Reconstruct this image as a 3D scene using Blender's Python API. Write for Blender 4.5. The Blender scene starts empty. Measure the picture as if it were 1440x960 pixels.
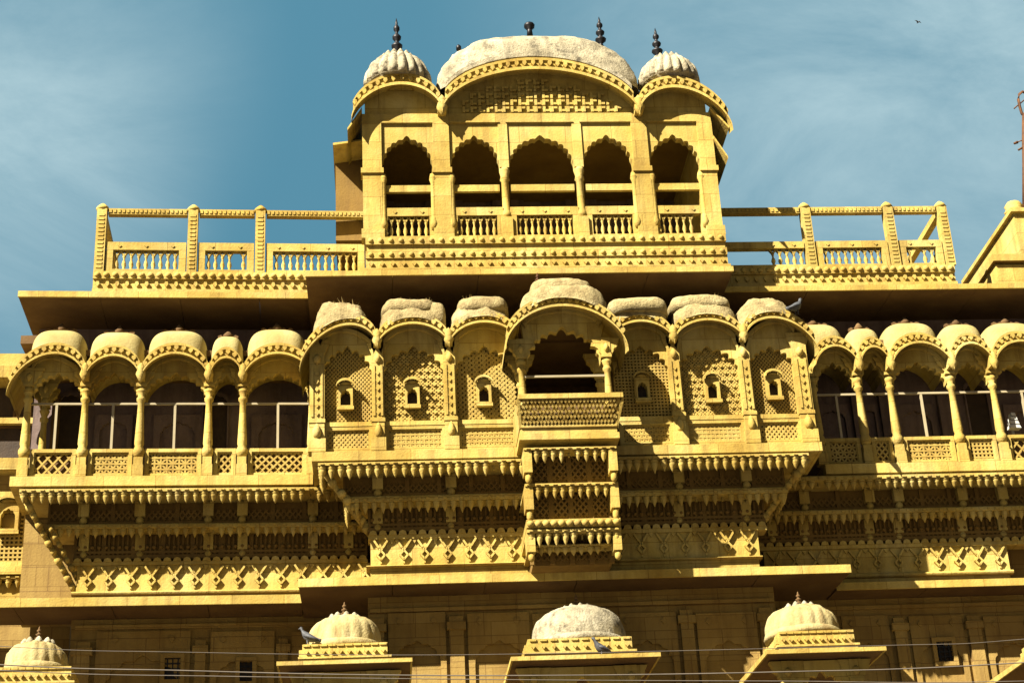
import bpy, math, random
from math import sin, cos, pi, sqrt, radians, tan
from mathutils import Vector, Matrix, noise
random.seed(7)
S = bpy.context.scene
COL = S.collection

# ------------------------------------------------------------------ camera
CAM = Vector((0.0, -28.0, 1.6))
FPX = 2400.0
PITCH, YAW, ROLL = radians(24.8), radians(5.0), radians(2.98)
Fw = Vector((sin(YAW)*cos(PITCH), cos(YAW)*cos(PITCH), sin(PITCH)))
R0 = Vector((cos(YAW), -sin(YAW), 0)); U0 = R0.cross(Fw)
Rt = R0*cos(ROLL) - U0*sin(ROLL)
Up = U0*cos(ROLL) + R0*sin(ROLL)
cd = bpy.data.cameras.new('camera'); cam = bpy.data.objects.new('camera', cd); COL.objects.link(cam)
cd.sensor_width = 36; cd.lens = 36*FPX/1440; cd.clip_end = 3000
m3 = Matrix((Rt, Up, -Fw)).transposed()
cam.matrix_world = Matrix.Translation(CAM) @ m3.to_4x4()
S.camera = cam

# ------------------------------------------------------------------ sky and sun
SUN_EL, SUN_AZ = radians(42), radians(50)       # azimuth: to the left of the facade's normal
to_sun = Vector((-sin(SUN_AZ)*cos(SUN_EL), -cos(SUN_AZ)*cos(SUN_EL), sin(SUN_EL)))
W = bpy.data.worlds.new('World'); S.world = W; W.use_nodes = True
nt = W.node_tree; N = nt.nodes; L = nt.links; N.clear()
def nd(t, **k):
    n = N.new(t)
    for a, b in k.items(): setattr(n, a, b)
    return n
out = nd('ShaderNodeOutputWorld'); bg = nd('ShaderNodeBackground'); bg.inputs[1].default_value = 0.05
sky = nd('ShaderNodeTexSky', sky_type='NISHITA'); sky.sun_disc = False
sky.sun_elevation = SUN_EL; sky.sun_rotation = math.atan2(to_sun.x, to_sun.y)
sky.air_density = 1.0; sky.dust_density = 0.6; sky.ozone_density = 1.0
tint = nd('ShaderNodeMix', data_type='RGBA', blend_type='MULTIPLY'); tint.inputs[0].default_value = 1
tint.inputs[7].default_value = (0.22, 0.20, 0.17, 1)
L.new(sky.outputs[0], tint.inputs[6])
tc = nd('ShaderNodeTexCoord')
mp = nd('ShaderNodeMapping'); mp.inputs['Rotation'].default_value = (0.2, 0.5, 0.35); mp.inputs['Scale'].default_value = (3.0, 5.5, 7.0)
L.new(tc.outputs['Generated'], mp.inputs[0])
nz = nd('ShaderNodeTexNoise'); nz.inputs['Scale'].default_value = 1.6; nz.inputs['Detail'].default_value = 9; nz.inputs['Roughness'].default_value = 0.66; nz.inputs['Distortion'].default_value = 0.45
L.new(mp.outputs[0], nz.inputs[0])
def wdir(px, py):
    return (Fw + Rt*((px-720)/FPX) - Up*((py-480)/FPX)).normalized()
def lobe(px, py, rad_px, gain):
    d = wdir(px, py)
    v = nd('ShaderNodeVectorMath', operation='DOT_PRODUCT'); v.inputs[1].default_value = d
    nrm = nd('ShaderNodeVectorMath', operation='NORMALIZE'); L.new(tc.outputs['Generated'], nrm.inputs[0]); L.new(nrm.outputs[0], v.inputs[0])
    mr = nd('ShaderNodeMapRange', interpolation_type='SMOOTHSTEP'); mr.inputs[1].default_value = cos(rad_px/FPX); mr.inputs[2].default_value = 1; mr.inputs[4].default_value = gain
    L.new(v.outputs['Value'], mr.inputs[0]); return mr.outputs[0]
def madd(a, b, op='ADD'):
    m = nd('ShaderNodeMath', operation=op)
    for i, q in enumerate((a, b)):
        if isinstance(q, (int, float)): m.inputs[i].default_value = q
        else: L.new(q, m.inputs[i])
    return m.outputs[0]
cl = madd(madd(lobe(-60, 60, 460, .46), lobe(-40, 300, 360, .34)), madd(lobe(1380, 120, 620, .5), lobe(1150, 0, 560, .3)))
cr = nd('ShaderNodeMapRange'); cr.inputs[1].default_value = .32; cr.inputs[2].default_value = .78; L.new(nz.outputs[0], cr.inputs[0])
cov = madd(madd(cl, .38, 'MULTIPLY'), madd(madd(cl, cr.outputs[0], 'MULTIPLY'), .95, 'MULTIPLY'))
cov = madd(cov, .82, 'MINIMUM')
sky_boost = nd('ShaderNodeMix', data_type='RGBA'); sky_boost.inputs[7].default_value = (0.60, 1.68, 2.36, 1)   # brightening added to the sky around the view direction
L.new(lobe(720, 200, 2600, 1.6), sky_boost.inputs[0]); L.new(tint.outputs[2], sky_boost.inputs[6]); sky_boost.clamp_factor = True
cm = nd('ShaderNodeMix', data_type='RGBA'); cm.inputs[7].default_value = (2.75, 3.85, 4.2, 1)
L.new(cov, cm.inputs[0]); L.new(sky_boost.outputs[2], cm.inputs[6]); L.new(cm.outputs[2], bg.inputs[0]); L.new(bg.outputs[0], out.inputs[0])
sd = bpy.data.lights.new('sun', 'SUN'); sd.energy = 5.0; sd.angle = radians(0.5); sd.color = (1, .91, .74)
so = bpy.data.objects.new('sun', sd); COL.objects.link(so)
so.rotation_euler = to_sun.to_track_quat('Z', 'Y').to_euler(); so.location = (-20, -30, 40)
vs = S.view_settings; vs.view_transform = 'Standard'; vs.look = 'None'; vs.exposure = 1.76; vs.gamma = 1; vs.use_curve_mapping = False
S.cycles.max_bounces = 5; S.cycles.diffuse_bounces = 1

# ------------------------------------------------------------------ frames: a wing's own axes (x along it, y into it)
class Frame:
    def __init__(s, ox=0, oy=0, rot=0):
        s.M = Matrix.Translation((ox, oy, 0)) @ Matrix.Rotation(rot, 4, 'Z'); s.rot = rot
        s.I = s.M.inverted(); s.c = s.I @ CAM
    def p(s, px, py, y):
        d = s.I.to_3x3() @ (Fw + Rt*((px-720)/FPX) - Up*((py-480)/FPX))
        t = (y - s.c.y)/d.y; q = s.c + d*t
        return q.x, q.z
    def x(s, px, py, y): return s.p(px, py, y)[0]
    def z(s, px, py, y): return s.p(px, py, y)[1]
MAIN = Frame()
LEFT = Frame(MAIN.x(440, 600, -1.2), 0, radians(2.5))

# ------------------------------------------------------------------ materials
def mat(name, cols, scale=1.5, rough=.9, bump=.25, streak=0.0, dirt=(.10, .06, .03), spots=0.0, blocks=None, metal=0, fine=28, tone=0):
    m = bpy.data.materials.new(name); m.use_nodes = True
    t = m.node_tree; n = t.nodes; l = t.links; b = n['Principled BSDF']
    b.inputs['Roughness'].default_value = rough; b.inputs['Metallic'].default_value = metal
    b.inputs['Specular IOR Level'].default_value = .25
    ge = n.new('ShaderNodeNewGeometry')
    pos = ge.outputs['Position']
    def noise_n(sc, det=6, vec=None, ro=.6):
        q = n.new('ShaderNodeTexNoise'); q.inputs['Scale'].default_value = sc; q.inputs['Detail'].default_value = det; q.inputs['Roughness'].default_value = ro
        l.new(vec or pos, q.inputs[0]); return q.outputs[0]
    big = noise_n(scale)
    r = n.new('ShaderNodeValToRGB'); r.color_ramp.elements[0].position = .3; r.color_ramp.elements[1].position = .7
    cs = list(cols)
    r.color_ramp.elements[0].color = (*cs[0], 1); r.color_ramp.elements[1].color = (*cs[-1], 1)
    if len(cs) > 2:
        e = r.color_ramp.elements.new(.5); e.color = (*cs[1], 1)
    l.new(big, r.inputs[0]); c = r.outputs[0]
    def mixin(fac, col, cur):
        x = n.new('ShaderNodeMix'); x.data_type = 'RGBA'; l.new(fac, x.inputs[0]); l.new(cur, x.inputs[6]); x.inputs[7].default_value = (*col, 1); return x.outputs[2]
    def ramp(v, a, bb, top):
        x = n.new('ShaderNodeMapRange'); x.inputs[1].default_value = a; x.inputs[2].default_value = bb; x.inputs[4].default_value = top; l.new(v, x.inputs[0]); return x.outputs[0]
    # each stone slab a little different
    oi = n.new('ShaderNodeObjectInfo'); hv = n.new('ShaderNodeHueSaturation'); rr = ramp(oi.outputs['Random'], 0, 1, 1)
    mr = n.new('ShaderNodeMapRange'); mr.inputs[3].default_value = .9; mr.inputs[4].default_value = 1.08; l.new(oi.outputs['Random'], mr.inputs[0]); l.new(mr.outputs[0], hv.inputs['Value']); l.new(c, hv.inputs['Color']); c = hv.outputs[0]
    fn = noise_n(fine, 5)
    if streak:
        mp = n.new('ShaderNodeMapping'); mp.inputs['Scale'].default_value = (4.5, 4.5, .55); l.new(pos, mp.inputs[0])
        st = noise_n(1.3, 7, mp.outputs[0], .65); c = mixin(ramp(st, .47, .76, streak), dirt, c)
    if spots:
        sp = noise_n(6.5, 8, None, .7); c = mixin(ramp(sp, .5, .68, spots), dirt, c)
    if tone:
        mp = n.new('ShaderNodeMapping'); mp.inputs['Rotation'].default_value = (radians(90), 0, 0); mp.inputs['Location'].default_value = (.31, .17, .13); l.new(pos, mp.inputs[0])
        bk = n.new('ShaderNodeTexBrick'); bk.inputs['Scale'].default_value = 1; bk.inputs['Mortar Size'].default_value = .006; bk.inputs['Bias'].default_value = -.1
        bk.inputs['Brick Width'].default_value = .83; bk.inputs['Row Height'].default_value = .37
        bk.inputs['Color1'].default_value = (1.12, 1.12, 1.12, 1); bk.inputs['Color2'].default_value = (.88, .83, .72, 1); bk.inputs['Mortar'].default_value = (.62, .54, .44, 1); l.new(mp.outputs[0], bk.inputs[0])
        x = n.new('ShaderNodeMix'); x.data_type = 'RGBA'; x.blend_type = 'MULTIPLY'; x.inputs[0].default_value = tone; l.new(c, x.inputs[6]); l.new(bk.outputs['Color'], x.inputs[7]); c = x.outputs[2]
    if blocks:
        mp = n.new('ShaderNodeMapping'); mp.inputs['Rotation'].default_value = (radians(90), 0, 0); l.new(pos, mp.inputs[0])
        bk = n.new('ShaderNodeTexBrick'); bk.inputs['Scale'].default_value = 1; bk.inputs['Mortar Size'].default_value = .008
        bk.inputs['Brick Width'].default_value = blocks[0]; bk.inputs['Row Height'].default_value = blocks[1]; l.new(mp.outputs[0], bk.inputs[0])
        c = mixin(ramp(bk.outputs['Fac'], 0, 1, .6), dirt, c)
    c = mixin(ramp(fn, .55, .8, .22), dirt, c)
    l.new(c, b.inputs['Base Color'])
    bp = n.new('ShaderNodeBump'); bp.inputs['Strength'].default_value = bump; bp.inputs['Distance'].default_value = .03
    l.new(fn, bp.inputs['Height']); l.new(bp.outputs[0], b.inputs['Normal'])
    return m
ST = mat('yellow_sandstone', [(.345, .232, .044), (.445, .336, .088), (.49, .395, .145)], 1.1, streak=.62, dirt=(.15, .085, .025), tone=.9, bump=.3, spots=.16)
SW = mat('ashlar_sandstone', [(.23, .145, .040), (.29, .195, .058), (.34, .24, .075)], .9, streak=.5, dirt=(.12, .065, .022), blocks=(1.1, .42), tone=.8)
OS = mat('ochre_shade_stone', [(0.140, 0.084, 0.021), (0.189, 0.115, 0.028), (0.224, 0.140, 0.035)], 1.4, streak=.5, dirt=(.12, .07, .025))  # ochre stone; on the side bay its brown stands in for shade
SB = mat('brown_shade_sandstone', [(0.084, 0.048, 0.020), (0.119, 0.069, 0.028), (0.154, 0.095, 0.038)], 1.6, streak=.5, dirt=(.11, .06, .025), spots=.25)  # brown stone, deepened to put eave and soffit shade into the colour
JL = mat('jali_sandstone', [(.30, .20, .048), (.38, .27, .068), (.43, .32, .095)], 2.5, streak=.3, dirt=(.16, .09, .025))
PL = mat('limewashed_plaster', [(.26, .225, .145), (.38, .335, .225), (.47, .425, .305)], 2.2, bump=.7, streak=.75, dirt=(.06, .05, .035), spots=.9)
PC = mat('cream_dome_stone', [(.30, .24, .085), (.36, .295, .115), (.40, .34, .15)], 2.0, bump=.35, streak=.4, dirt=(.25, .155, .045), spots=.2)
KD = mat('stained_lime_dome', [(.31, .245, .10), (.37, .305, .14), (.42, .36, .19)], 2.4, bump=.5, streak=.8, dirt=(.20, .11, .03), spots=.3)
RO = mat('eroded_plaster', [(.25, .19, .085), (.34, .275, .13), (.41, .345, .18)], 3.0, bump=.8, streak=.5, dirt=(.11, .07, .03), spots=.65)
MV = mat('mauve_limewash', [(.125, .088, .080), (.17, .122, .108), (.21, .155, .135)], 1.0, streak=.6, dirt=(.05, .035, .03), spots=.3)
BK = mat('black_iron', [(.018, .018, .02), (.03, .03, .034)], 6, rough=.45, bump=.1, metal=.6, dirt=(.02, .015, .01))
CR = mat('cream_paint', [(.30, .25, .15), (.36, .31, .20)], 4, rough=.6, bump=.05, dirt=(.2, .14, .08))
DW = mat('dark_timber', [(.035, .024, .016), (.06, .04, .025)], 5, rough=.7, dirt=(.02, .012, .01))
WR = mat('grey_cable', [(.10, .085, .07), (.14, .12, .10)], 3, rough=.5, bump=0, dirt=(.1, .08, .06))
RU = mat('rusty_iron', [(.05, .022, .012), (.13, .055, .018)], 9, rough=.7, metal=.2, dirt=(.03, .02, .015))
PG = mat('pigeon_grey', [(.035, .037, .042), (.10, .105, .115)], 16, rough=.6, bump=.1, dirt=(.02, .02, .025))
GR = mat('dry_grass', [(.22, .15, .05), (.34, .25, .09)], 12, bump=0, dirt=(.1, .06, .02))
EA = mat('stone_paving', [(.07, .055, .04), (.10, .08, .06)], .4, dirt=(.05, .04, .03))
CLW = mat('white_cloth', [(0.462, 0.455, 0.434), (0.518, 0.511, 0.490)], 6, bump=.1, dirt=(.45, .42, .38))

# ------------------------------------------------------------------ mesh builder
class MB:
    def __init__(s): s.v = []; s.f = []; s.sm = []
    def add(s, vs, fs, smooth=False):
        k = len(s.v); s.v += [tuple(q) for q in vs]; s.f += [tuple(i+k for i in f) for f in fs]; s.sm += [smooth]*len(fs)
    def box(s, x0, x1, y0, y1, z0, z1):
        s.add([(x, y, z) for z in (z0, z1) for y in (y0, y1) for x in (x0, x1)],
              [(0, 2, 3, 1), (4, 5, 7, 6), (0, 1, 5, 4), (2, 6, 7, 3), (0, 4, 6, 2), (1, 3, 7, 5)])
    def hexa(s, a, b):            # two quads of corners (front, back), each ccw
        s.add(list(a)+list(b), [(0, 1, 2, 3), (7, 6, 5, 4), (0, 4, 5, 1), (1, 5, 6, 2), (2, 6, 7, 3), (3, 7, 4, 0)])
    def prism(s, poly, y0, y1):   # polygon in x,z pushed along y
        n = len(poly)
        s.add([(x, y0, z) for x, z in poly]+[(x, y1, z) for x, z in poly],
              [tuple(range(n)), tuple(range(2*n-1, n-1, -1))]+[(i, i+n, (i+1) % n+n, (i+1) % n) for i in range(n)])
    def prism_yz(s, poly, x0, x1):
        n = len(poly)
        s.add([(x0, y, z) for y, z in poly]+[(x1, y, z) for y, z in poly],
              [tuple(range(n)), tuple(range(2*n-1, n-1, -1))]+[(i, i+n, (i+1) % n+n, (i+1) % n) for i in range(n)])
    def lathe(s, cx, cy, prof, n=12, sq=False, smooth=True):
        vs, fs = [], []
        for r, z in prof:
            for k in range(n):
                a = 2*pi*(k+.5)/n; vs.append((cx+r*cos(a), cy+r*sin(a), z))
        m = len(prof)
        for i in range(m-1):
            for k in range(n):
                fs.append((i*n+k, i*n+(k+1) % n, (i+1)*n+(k+1) % n, (i+1)*n+k))
        fs.append(tuple(range(n))[::-1]); fs.append(tuple((m-1)*n+k for k in range(n)))
        s.add(vs, fs, smooth)
    def tube(s, pts, r, n=6):
        pts = [Vector(p) for p in pts]; rr = r if isinstance(r, (list, tuple)) else [r]*len(pts)
        vs, fs = [], []
        for i, p in enumerate(pts):
            d = (pts[min(i+1, len(pts)-1)]-pts[max(i-1, 0)]).normalized()
            a = d.cross(Vector((0, 0, 1)) if abs(d.z) < .95 else Vector((1, 0, 0))).normalized(); b = d.cross(a)
            for k in range(n):
                t = 2*pi*k/n; vs.append(p+(a*cos(t)+b*sin(t))*rr[i])
        for i in range(len(pts)-1):
            for k in range(n): fs.append((i*n+k, i*n+(k+1) % n, (i+1)*n+(k+1) % n, (i+1)*n+k))
        fs.append(tuple(range(n))[::-1]); fs.append(tuple((len(pts)-1)*n+k for k in range(n)))
        s.add(vs, fs, True)
    def ribbon(s, outer, inner, y0, y1):   # plate between two equal-length x,z polylines
        n = len(outer); v = []
        for y in (y0, y1):
            v += [(x, y, z) for x, z in outer]; v += [(x, y, z) for x, z in inner]
        f = []
        for i in range(n-1):
            o0, o1, i0, i1 = i, i+1, n+i, n+i+1
            f += [(o0, o1, i1, i0), (2*n+o0, 2*n+i0, 2*n+i1, 2*n+o1), (i0, i1, 2*n+i1, 2*n+i0), (o0, 2*n+o0, 2*n+o1, o1)]
        f += [(0, n, 3*n, 2*n), (n-1, 3*n-1, 4*n-1, 2*n-1)]
        s.add(v, f)
    def bar(s, p, q, w, y0, y1):
        dx, dz = q[0]-p[0], q[1]-p[1]; l = sqrt(dx*dx+dz*dz)
        if l < 1e-4: return
        nx, nz = -dz/l*w/2, dx/l*w/2
        s.prism([(p[0]+nx, p[1]+nz), (q[0]+nx, q[1]+nz), (q[0]-nx, q[1]-nz), (p[0]-nx, p[1]-nz)], y0, y1)
    def sheet(s, rows, th=None):  # grid of points, closed by thickness in z
        m, n = len(rows), len(rows[0]); v = [p for r in rows for p in r]
        top = [(p[0], p[1], p[2]+th) for p in v]; f = []
        for i in range(m-1):
            for j in range(n-1):
                a = i*n+j; f.append((a, a+1, a+n+1, a+n)); f.append((m*n+a, m*n+a+n, m*n+a+n+1, m*n+a+1))
        for j in range(n-1):
            f.append((j, m*n+j, m*n+j+1, j+1)); a = (m-1)*n+j; f.append((a, a+1, m*n+a+1, m*n+a))
        for i in range(m-1):
            a = i*n; f.append((a, a+n, m*n+a+n, m*n+a)); a = i*n+n-1; f.append((a, m*n+a, m*n+a+n, a+n))
        s.add(v+top, f)
    def build(s, name, m, parent=None, fr=None, fix=True):
        me = bpy.data.meshes.new(name)
        off = OFF.get(parent.name, Vector()) if parent else Vector()
        me.from_pydata([(x-off.x, y-off.y, z-off.z) for x, y, z in s.v], [], s.f)
        me.polygons.foreach_set('use_smooth', s.sm)
        me.materials.append(m); me.update()
        o = bpy.data.objects.new(name, me); COL.objects.link(o)
        if parent: o.parent = parent; OFF[o.name] = off
        elif fr: o.matrix_world = fr.M
        import bmesh
        b = bmesh.new(); b.from_mesh(me); bmesh.ops.recalc_face_normals(b, faces=b.faces); b.to_mesh(me); b.free()
        return o
OFF = {}
def tag(o, label=None, cat=None, group=None, kind=None):
    for k, v in (('label', label), ('category', cat), ('group', group), ('kind', kind)):
        if v: o[k] = v
    return o
def thing(name, label, cat, fr=MAIN, base=(0, 0, 0), group=None):
    o = bpy.data.objects.new(name, None); COL.objects.link(o); o.empty_display_size = .3
    o.matrix_world = fr.M @ Matrix.Translation(base); OFF[o.name] = Vector(base)
    return tag(o, label, cat, group)

# ------------------------------------------------------------------ carved pieces
def sarc(u): 
    q = max(0, 1-u*u); return .86*sqrt(q)+.14*q
US = [-cos(pi*i/28) for i in range(29)]
class Arc:                        # an arched line from (xl, zl) to (xr, zr) rising to za
    def __init__(s, xl, zl, xr, zr, za): s.xl, s.zl, s.xr, s.zr, s.za = xl, zl, xr, zr, za
    def pt(s, u):
        t = (u+1)/2; b = s.zl+(s.zr-s.zl)*t; h = s.za-(s.zl+s.zr)/2
        return s.xl+(s.xr-s.xl)*t, b+h*sarc(u)
    def at(s, x):
        u = 2*(x-s.xl)/(s.xr-s.xl)-1; return s.pt(max(-1, min(1, u)))[1]
def eave_sheet(a, ylip, yback, droop, th, shrink=0.0, back=None):
    mb = MB(); rows = []
    for k in range(6 if back else 5):
        f = min(1, k/4); y = ylip+(yback-ylip)*f if k < 5 else back; row = []
        for u in US:
            x, z = a.pt(u); mid = (a.xl+a.xr)/2
            row.append((mid+(x-mid)*(1-shrink*f), y, z+droop*(f**.75)))
        rows.append(row)
    mb.sheet(rows, th)
    return mb
def frieze(mb, a, y, yb, th, hf, step, trim=.0, stud=.062):
    lo = []; hi = []; mid = []
    for u in US:
        x, z = a.pt(u*(1-trim)); lo.append((x, z+th)); hi.append((x, z+th+hf)); mid.append((x, z+th+hf*.80))
    mb.ribbon(hi, lo, y, yb)
    mb.ribbon([(x, z+.015) for x, z in hi], mid, y-.035, y-.001)
    L_ = 0; pts = [a.pt(-1+2*i/200*(1)) for i in range(201)]; acc = 0; nxt = step*.6
    for i in range(1, 201):
        acc += sqrt((pts[i][0]-pts[i-1][0])**2+(pts[i][1]-pts[i-1][1])**2)
        if acc >= nxt:
            nxt += step; x, z = pts[i]
            if abs(2*(x-a.xl)/(a.xr-a.xl)-1) > (1-trim)*.97: continue
            zz = z+th+hf*.42
            mb.prism([(x-stud*.5, zz+hf*.28), (x-stud*.62, zz), (x, zz-hf*.30), (x+stud*.62, zz), (x+stud*.5, zz+hf*.28)], y-.06, y-.001)
def pillow(mb, cx, cy, z0, ax, ay, h, e1=.75, e2=.7, ribs=0, rib=.0, rough=0, nphi=48, nth=12, seed=0, floor=None):
    v, f = [], []
    sp = lambda c, e: math.copysign(abs(c)**e, c)
    for i in range(nth+1):
        th = (pi/2)*i/nth
        for k in range(nphi):
            ph = 2*pi*k/nphi
            r = cos(th)**e2 if i < nth else 0
            g = 1-rib*(1-abs(sin(ribs*ph/2)))*min(1, 3*r) if ribs else 1
            x = ax*r*sp(cos(ph), e1)*g; y = ay*r*sp(sin(ph), e1)*g; z = h*(sin(th)**e2)
            if rough:
                d = noise.fractal(Vector((x*3.4+seed, y*3.4, z*4.0)), .8, 2.1, 5)*rough
                x *= 1+d*.35; y *= 1+d*.35; z *= 1+d*.9
            if floor and i < nth*.8: z = max(z, floor(cx+x, cy+y)-z0)
            v.append((cx+x, cy+y, z0+z))
    for i in range(nth):
        for k in range(nphi):
            a, b = i*nphi+k, i*nphi+(k+1) % nphi
            f.append((a, b, b+nphi, a+nphi))
    if not floor: f.append(tuple(range(nphi))[::-1])
    mb.add(v, f, True)
def cusp_line(cx, a, zs, za, lobes=9, c=.075, n=72, e=.9):
    """multifoil arch line from the left spring to the right one"""
    pts = []
    for i in range(n+1):
        t = i/n; ph = pi*t
        m = 1-c*(1-abs(sin(lobes*ph)))**1.0*1.6*min(1, 6*t, 6*(1-t))
        og = 1+.10*max(0, 1-abs(t-.5)/.07)
        x = cx-a*math.copysign(abs(cos(ph))**e, cos(ph))*m; z = zs+(za-zs)*(sin(ph)**e)*m*og/1.10
        pts.append((x, z))
    return pts
def frame_line(x0, x1, zb, zt, cx, zs, n=72):
    """rectangle's outline seen from (cx, zs), left bottom up over and down to the right bottom"""
    pts = []
    for i in range(n+1):
        ph = pi*i/n; dx, dz = -cos(ph), sin(ph)
        k = []
        if dx < -1e-6: k.append((x0-cx)/dx)
        if dx > 1e-6: k.append((x1-cx)/dx)
        if dz > 1e-6: k.append((zt-zs)/dz)
        k = min(q for q in k if q > 0)
        pts.append((cx+dx*k, zs+dz*k))
    # corners square
    for cxn in (x0, x1):
        j = min(range(len(pts)), key=lambda i: (pts[i][0]-cxn)**2+(pts[i][1]-zt)**2); pts[j] = (cxn, zt)
    return pts
def arc_line(a, cx, zs, n=72, dz=0):
    pts = []
    for i in range(n+1):
        u = -cos(pi*i/n); x, z = a.pt(u); pts.append((x, z+dz))
    return pts
def clip(p, d, x0, x1, z0, z1):
    t0, t1 = -1e9, 1e9
    for o, dd, lo, hi in ((p[0], d[0], x0, x1), (p[1], d[1], z0, z1)):
        if abs(dd) < 1e-9:
            if o < lo or o > hi: return None
        else:
            a, b = (lo-o)/dd, (hi-o)/dd
            if a > b: a, b = b, a
            t0, t1 = max(t0, a), min(t1, b)
    return (t0, t1) if t1 > t0 else None
def lattice(mb, x0, x1, z0, z1, y, pat='diag', pitch=.11, w=.035, d=.04, hole=None, ang=50):
    fams = {'diag': [ang, -ang], 'grid': [0, 90], 'tri': [0, 60, -60], 'dots': [45, -45], 'star': [45, -45, 90], 'dense': [0, 90, 45, -45]}[pat]
    cx, cz = (x0+x1)/2, (z0+z1)/2; R = (x1-x0+z1-z0)
    for k, an in enumerate(fams):
        dx, dz = cos(radians(an)), sin(radians(an)); nx, nz = -dz, dx
        pt = pitch*(1.414 if (pat == 'dense' and k > 1) else 1)
        m = int(R/pt)+1
        for i in range(-m, m+1):
            p = (cx+nx*i*pt, cz+nz*i*pt); c = clip(p, (dx, dz), x0, x1, z0, z1)
            if not c: continue
            segs = [c]
            if hole:
                h = clip(p, (dx, dz), *hole)
                if h: segs = [(c[0], max(c[0], h[0])), (min(c[1], h[1]), c[1])]
            for a, b in segs:
                if b-a > .01: mb.bar((p[0]+dx*a, p[1]+dz*a), (p[0]+dx*b, p[1]+dz*b), w, y+.003*k, y+d+.004*k)
    if pat == 'dots':
        st = pitch*2*1.414
        for i in range(int((x1-x0)/st)+1):
            for j in range(int((z1-z0)/st)+1):
                x = x0+st*(i+.35+.5*(j % 2)); z = z0+st*(j+.4)
                if x > x1-.03 or z > z1-.03: continue
                if hole and hole[0] < x < hole[1] and hole[2] < z < hole[3]: continue
                mb.prism([(x-.034, z), (x, z+.034), (x+.034, z), (x, z-.034)], y-.03, y-.002)
def rim(mb, x0, x1, z0, z1, w, y0, y1):
    mb.box(x0, x1, y0, y1, z0, z0+w); mb.box(x0, x1, y0, y1, z1-w, z1)
    mb.box(x0, x0+w, y0, y1, z0+w, z1-w); mb.box(x1-w, x1, y0, y1, z0+w, z1-w)
def pendant(mb, x, y, z, r, h):
    r *= random.uniform(.92, 1.10); h *= random.uniform(.98, 1.2)
    mb.lathe(x, y, [(r*1.02, z), (r*1.05, z-.16*h), (r*.80, z-.22*h), (r*.92, z-.34*h), (r*.70, z-.5*h), (r*.62, z-.56*h), (r*.40, z-.75*h), (r*.30, z-.8*h), (.004, z-h)], 8)
def pendant_row(parent, x0, x1, y, z1, z0, hp, step, m=ST, depth=.3, side=None, name='pendant_cornice', r=.066):
    """fascia from z0 to z1 with beads, buds hanging below it"""
    mb = MB(); g = (z1-z0)*.30; mb.box(x0, x1, y, y+depth, z0, z1-g); mb.box(x0+.02, x1-.02, y+.09, y+depth, z1-g+.0005, z1+.015)
    n = max(2, round((x1-x0)/step)); s = (x1-x0)/n
    for i in range(n):
        x = x0+s*(i+.5)+random.uniform(-.008, .008)
        if random.random() > .035: pendant(mb, x, y+.075, z0+.004, r, hp)
        mb.box(x-.03, x+.03, y-.022, y-.001, z0+(z1-z0)*.2, z0+(z1-z0)*.55)
        if i % 1 == 0: mb.box(x-.012, x+.012, y+.15, y+.2, z0-hp*.4, z0+.003)
    for sx in (side or []):
        k = int(1.0/step); xx = x0+.06 if sx < 0 else x1-.06
        for i in range(1, k): pendant(mb, xx, y+.075+i*step, z0+.004, r, hp)
    return mb.build(name, m, parent)
def beads(mb, x0, x1, y, z, r, step):
    n = max(1, round((x1-x0)/step)); s = (x1-x0)/n
    for i in range(n):
        x = x0+s*(i+.5)
        mb.lathe(x, y, [(.004, z+r), (r*.55, z+r*.84), (r*.9, z+r*.45), (r, z), (r*.9, z-r*.45), (r*.55, z-r*.84), (.004, z-r)], 10)
def column(parent, x, y, z0, z1, w=.15, m=ST, name='column', cap=.34, wing=.16):
    """square foot, vase, tapering shaft, rings, bracket capital"""
    mb = MB(); h = z1-z0; r = w/2
    mb.box(x-r*1.02, x+r*1.02, y-r*1.02, y+r*1.02, z0, z0+.10*h)
    mb.box(x-r*.88, x+r*.88, y-r*.88, y+r*.88, z0+.10*h+.001, z0+.17*h)
    zc = z1-cap
    mb.lathe(x, y, [(r*.8, z0+.17*h), (r*1.12, z0+.21*h), (r*1.15, z0+.24*h), (r*.78, z0+.275*h), (r*.95, z0+.30*h), (r*.92, z0+.33*h),
                    (r*.66, zc-.30*(zc-z0)), (r*.62, zc-.14*h), (r*.9, zc-.125*h), (r*.9, zc-.10*h), (r*.6, zc-.085*h), (r*.95, zc-.05*h), (r*1.1, zc-.03*h), (r*.8, zc-.015*h), (r*.85, zc)], 12)
    mb.box(x-r*1.05, x+r*1.05, y-r*1.05, y+r*1.05, zc, zc+.05)
    for sg in (-1, 1):            # carved brackets
        mb.prism([(x, zc+.051), (x+sg*r*.9, zc+.051), (x+sg*(r+wing*.25), zc+.10), (x+sg*(r+wing*.3), zc+.15), (x+sg*(r+wing*.7), zc+.20), (x+sg*(r+wing*.72), zc+.25), (x+sg*(r+wing), z1), (x, z1)], y-r*.72, y+r*.72)
    mb.box(x-r*.9, x+r*.9, y-r*.9, y+r*.9, zc+.05, z1)
    mb.lathe(x, y-r*.95, [(.01, zc+.24), (r*.5, zc+.2), (r*.6, zc+.15), (.01, zc+.08)], 8)
    return mb.build(name, m, parent)
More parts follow.
